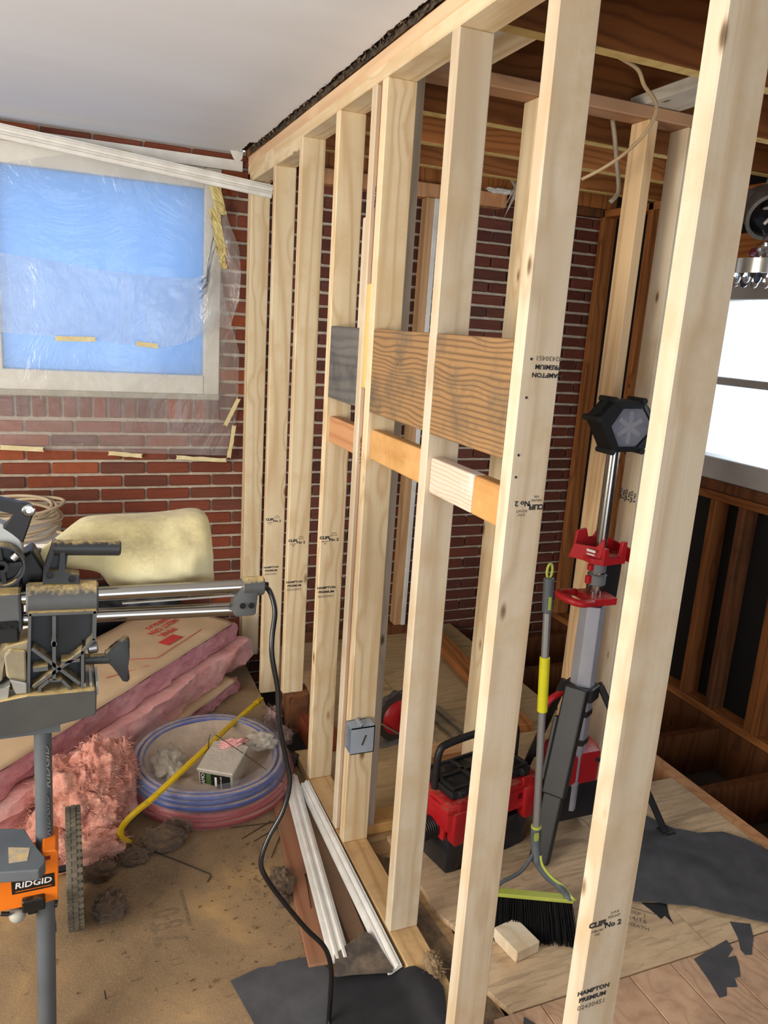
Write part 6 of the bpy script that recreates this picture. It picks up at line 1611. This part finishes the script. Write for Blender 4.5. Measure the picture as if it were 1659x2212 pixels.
# hanging cables
NM = plain('flat_cable', (190, 166, 130), (168, 142, 106), scale=10, rough=0.5)
P = catmull([(0.5243, 1.872, 2.477), (0.5762, 1.885, 2.472), (0.6413, 1.9, 2.462), (0.6854, 1.92, 2.434), (0.7385, 1.94, 2.415), (0.7693, 1.96, 2.397), (0.7838, 1.99, 2.368), (0.7846, 2.03, 2.334), (0.7715, 2.09, 2.295), (0.738, 2.14, 2.259), (0.7025, 2.19, 2.231)], 6)
o = MB().tube(P, 0.0055, 8).build('hanging_cable', NM, smooth='all')
tag(o, 'tan cable looping down from the ceiling joists past the cross wall', 'cable')
P = catmull([(0.8732, 2.3, 2.452), (0.8919, 2.3, 2.396), (0.9108, 2.3, 2.327), (0.9278, 2.3, 2.271), (0.9307, 2.3, 2.23), (0.9046, 2.3, 2.2)], 6)
o = MB().tube(P, 0.0075, 10).build('hanging_cable', plain('pale_cable', (186, 172, 150), (160, 146, 124), rough=0.45), smooth='all')
tag(o, 'thicker pale cable hanging straight down with a hooked end', 'cable')
# torn plaster at the ledger
b = MB().grid(lambda u, v: Vector((1.415 + 0.035 * (u - 0.5) * (1 - 0.5 * v) + 0.015 * mnoise.noise(Vector((u * 3, v * 5, 1))), 3.765 + 0.02 * mnoise.noise(Vector((v * 6, u * 4, 3))), 2.60 - 0.17 * v + 0.02 * mnoise.noise(Vector((u * 9, 0, 7))))), 6, 16)
o = b.solid(0.004).build('plaster_flap', plain('torn_plaster', (150, 132, 112), (206, 200, 190), scale=30, rough=0.9))
tag(o, 'torn plaster flap hanging from the timber over the dark bricks', 'plaster')
b = lump(MB(), (1.33, 3.79, 2.472), (0.09, 0.02, 0.012), 0.5, 3.0, 111, 40, 20, False)
o = b.build('plaster_crust', WHITE)
tag(o, 'white plaster crust left along the ledger above the bricks', 'plaster')

# recessed can and crystal ring at the right
METALG = plain('can_metal', (128, 122, 116), (96, 92, 88), scale=10, rough=0.5, metal=0.4)
yc_ = 2.30
cc = Vector((1.602, 2.3, 2.25))
can = thing('recessed_light_can', 'opened round metal light can hanging from the joists', 'light fixture', cc)
dirn = Vector((-0.35, -0.8, -0.48)).normalized()
fm_ = frame(cc - dirn * 0.06, cc + dirn * 0.06, (1, 0, 0))
MB().lathe([(0.0, 0.0), (0.070, 0.0), (0.078, 0.01), (0.078, 0.118), (0.086, 0.12), (0.086, 0.125), (0.072, 0.125), (0.070, 0.03), (0.0, 0.03)], fm_, 36, cap=False).build('can', METALG, can, smooth=35)
MB().lathe([(0.0, 0.031), (0.069, 0.031), (0.069, 0.10), (0.070, 0.10)], fm_, 30, cap=False).build('lining', N('can_lining').P(color=lin((22, 22, 28)), rough=0.2), can, smooth=35)
MB().cbox(cc - dirn * 0.03 + Vector((-0.09, 0.02, 0.02)), (0.075, 0.06, 0.07), None, 0.006).build('junction_box', METALG, can)
MB().tube(catmull([fm_ @ Vector((0.0, 0.0, 0.04)), fm_ @ Vector((0.02, 0.03, 0.10)), fm_ @ Vector((-0.02, -0.02, 0.15))], 6), 0.006, 8).build('lead', plain('white_lead', (210, 204, 194), rough=0.5), can, smooth='all')
MB().tube([cc - dirn * 0.03 + Vector((-0.10, 0.02, 0.05)), (1.465, 2.3, 2.329), (cc.x - 0.16, 2.30, 2.475)], 0.005, 8).build('feed_cable', NM, can, smooth='all')
MB().tube([cc - dirn * 0.06, (cc.x, 2.275, 2.47)], 0.006, 8).build('hanger', METALG, can)
rg = Vector((1.625, 2.28, 2.045))
ch = thing('crystal_ring_light', 'chrome ring lamp with dangling crystals below the light can', 'light fixture', rg)
rm_ = Matrix.Translation(rg)
MB().lathe([(0.128, -0.026), (0.133, -0.026), (0.134, 0.026), (0.126, 0.027), (0.126, 0.022), (0.130, 0.02), (0.129, -0.022), (0.128, -0.026)], rm_, 48, cap=False).build('ring', CHROME, ch, smooth=35)
CRY = N('crystal').P(color=(0.9, 0.95, 1, 1), rough=0.02, trans=0.85, ior=1.5)
CRYD = N('dark_crystal').P(color=lin((58, 62, 84)), rough=0.08, trans=0.3)
PURP = N('plum_crystal').P(color=lin((104, 36, 54)), rough=0.1)
rk = random.Random(4)
gem = bpy.data.meshes.new('crystal')
b = MB().lathe([(0.0, -0.017), (0.008, -0.012), (0.0115, 0.0), (0.007, 0.011), (0.0, 0.014)], None, 8, cap=False); b.bm.to_mesh(gem); b.bm.free(); gem.materials.append(CRY)
gem2 = gem.copy(); gem2.materials.clear(); gem2.materials.append(CRYD)
gem3 = gem.copy(); gem3.materials.clear(); gem3.materials.append(PURP)
for i in range(20):
    a = 2 * math.pi * i / 20
    p = rg + Vector((0.126 * math.cos(a), 0.126 * math.sin(a), -0.042))
    link('crystal', gem2 if i % 4 == 0 else gem, ch, Matrix.Translation(p) @ Matrix.Scale(1.35, 4))
for i, (dx, dz, g) in enumerate(((-0.045, 0.055, gem), (-0.02, 0.075, gem), (0.0, 0.055, gem), (-0.075, 0.05, gem3), (0.01, 0.095, gem3), (0.03, 0.06, gem))):
    link('crystal', g, ch, Matrix.Translation(rg + Vector((dx, -0.01, dz))) @ Matrix.Scale(1.25, 4))
for dx in (-0.05, 0.0, 0.05):
    MB().tube(catmull([rg + Vector((dx, 0, 0.024)), rg + Vector((dx * 1.2, -0.004, 0.07)), rg + Vector((dx * 0.3 - 0.01, 0, 0.10)), cc + dirn * 0.05 + Vector((-0.02, 0, -0.05))], 5), 0.0018, 6).build('wire_hanger', INK, ch, smooth='all')
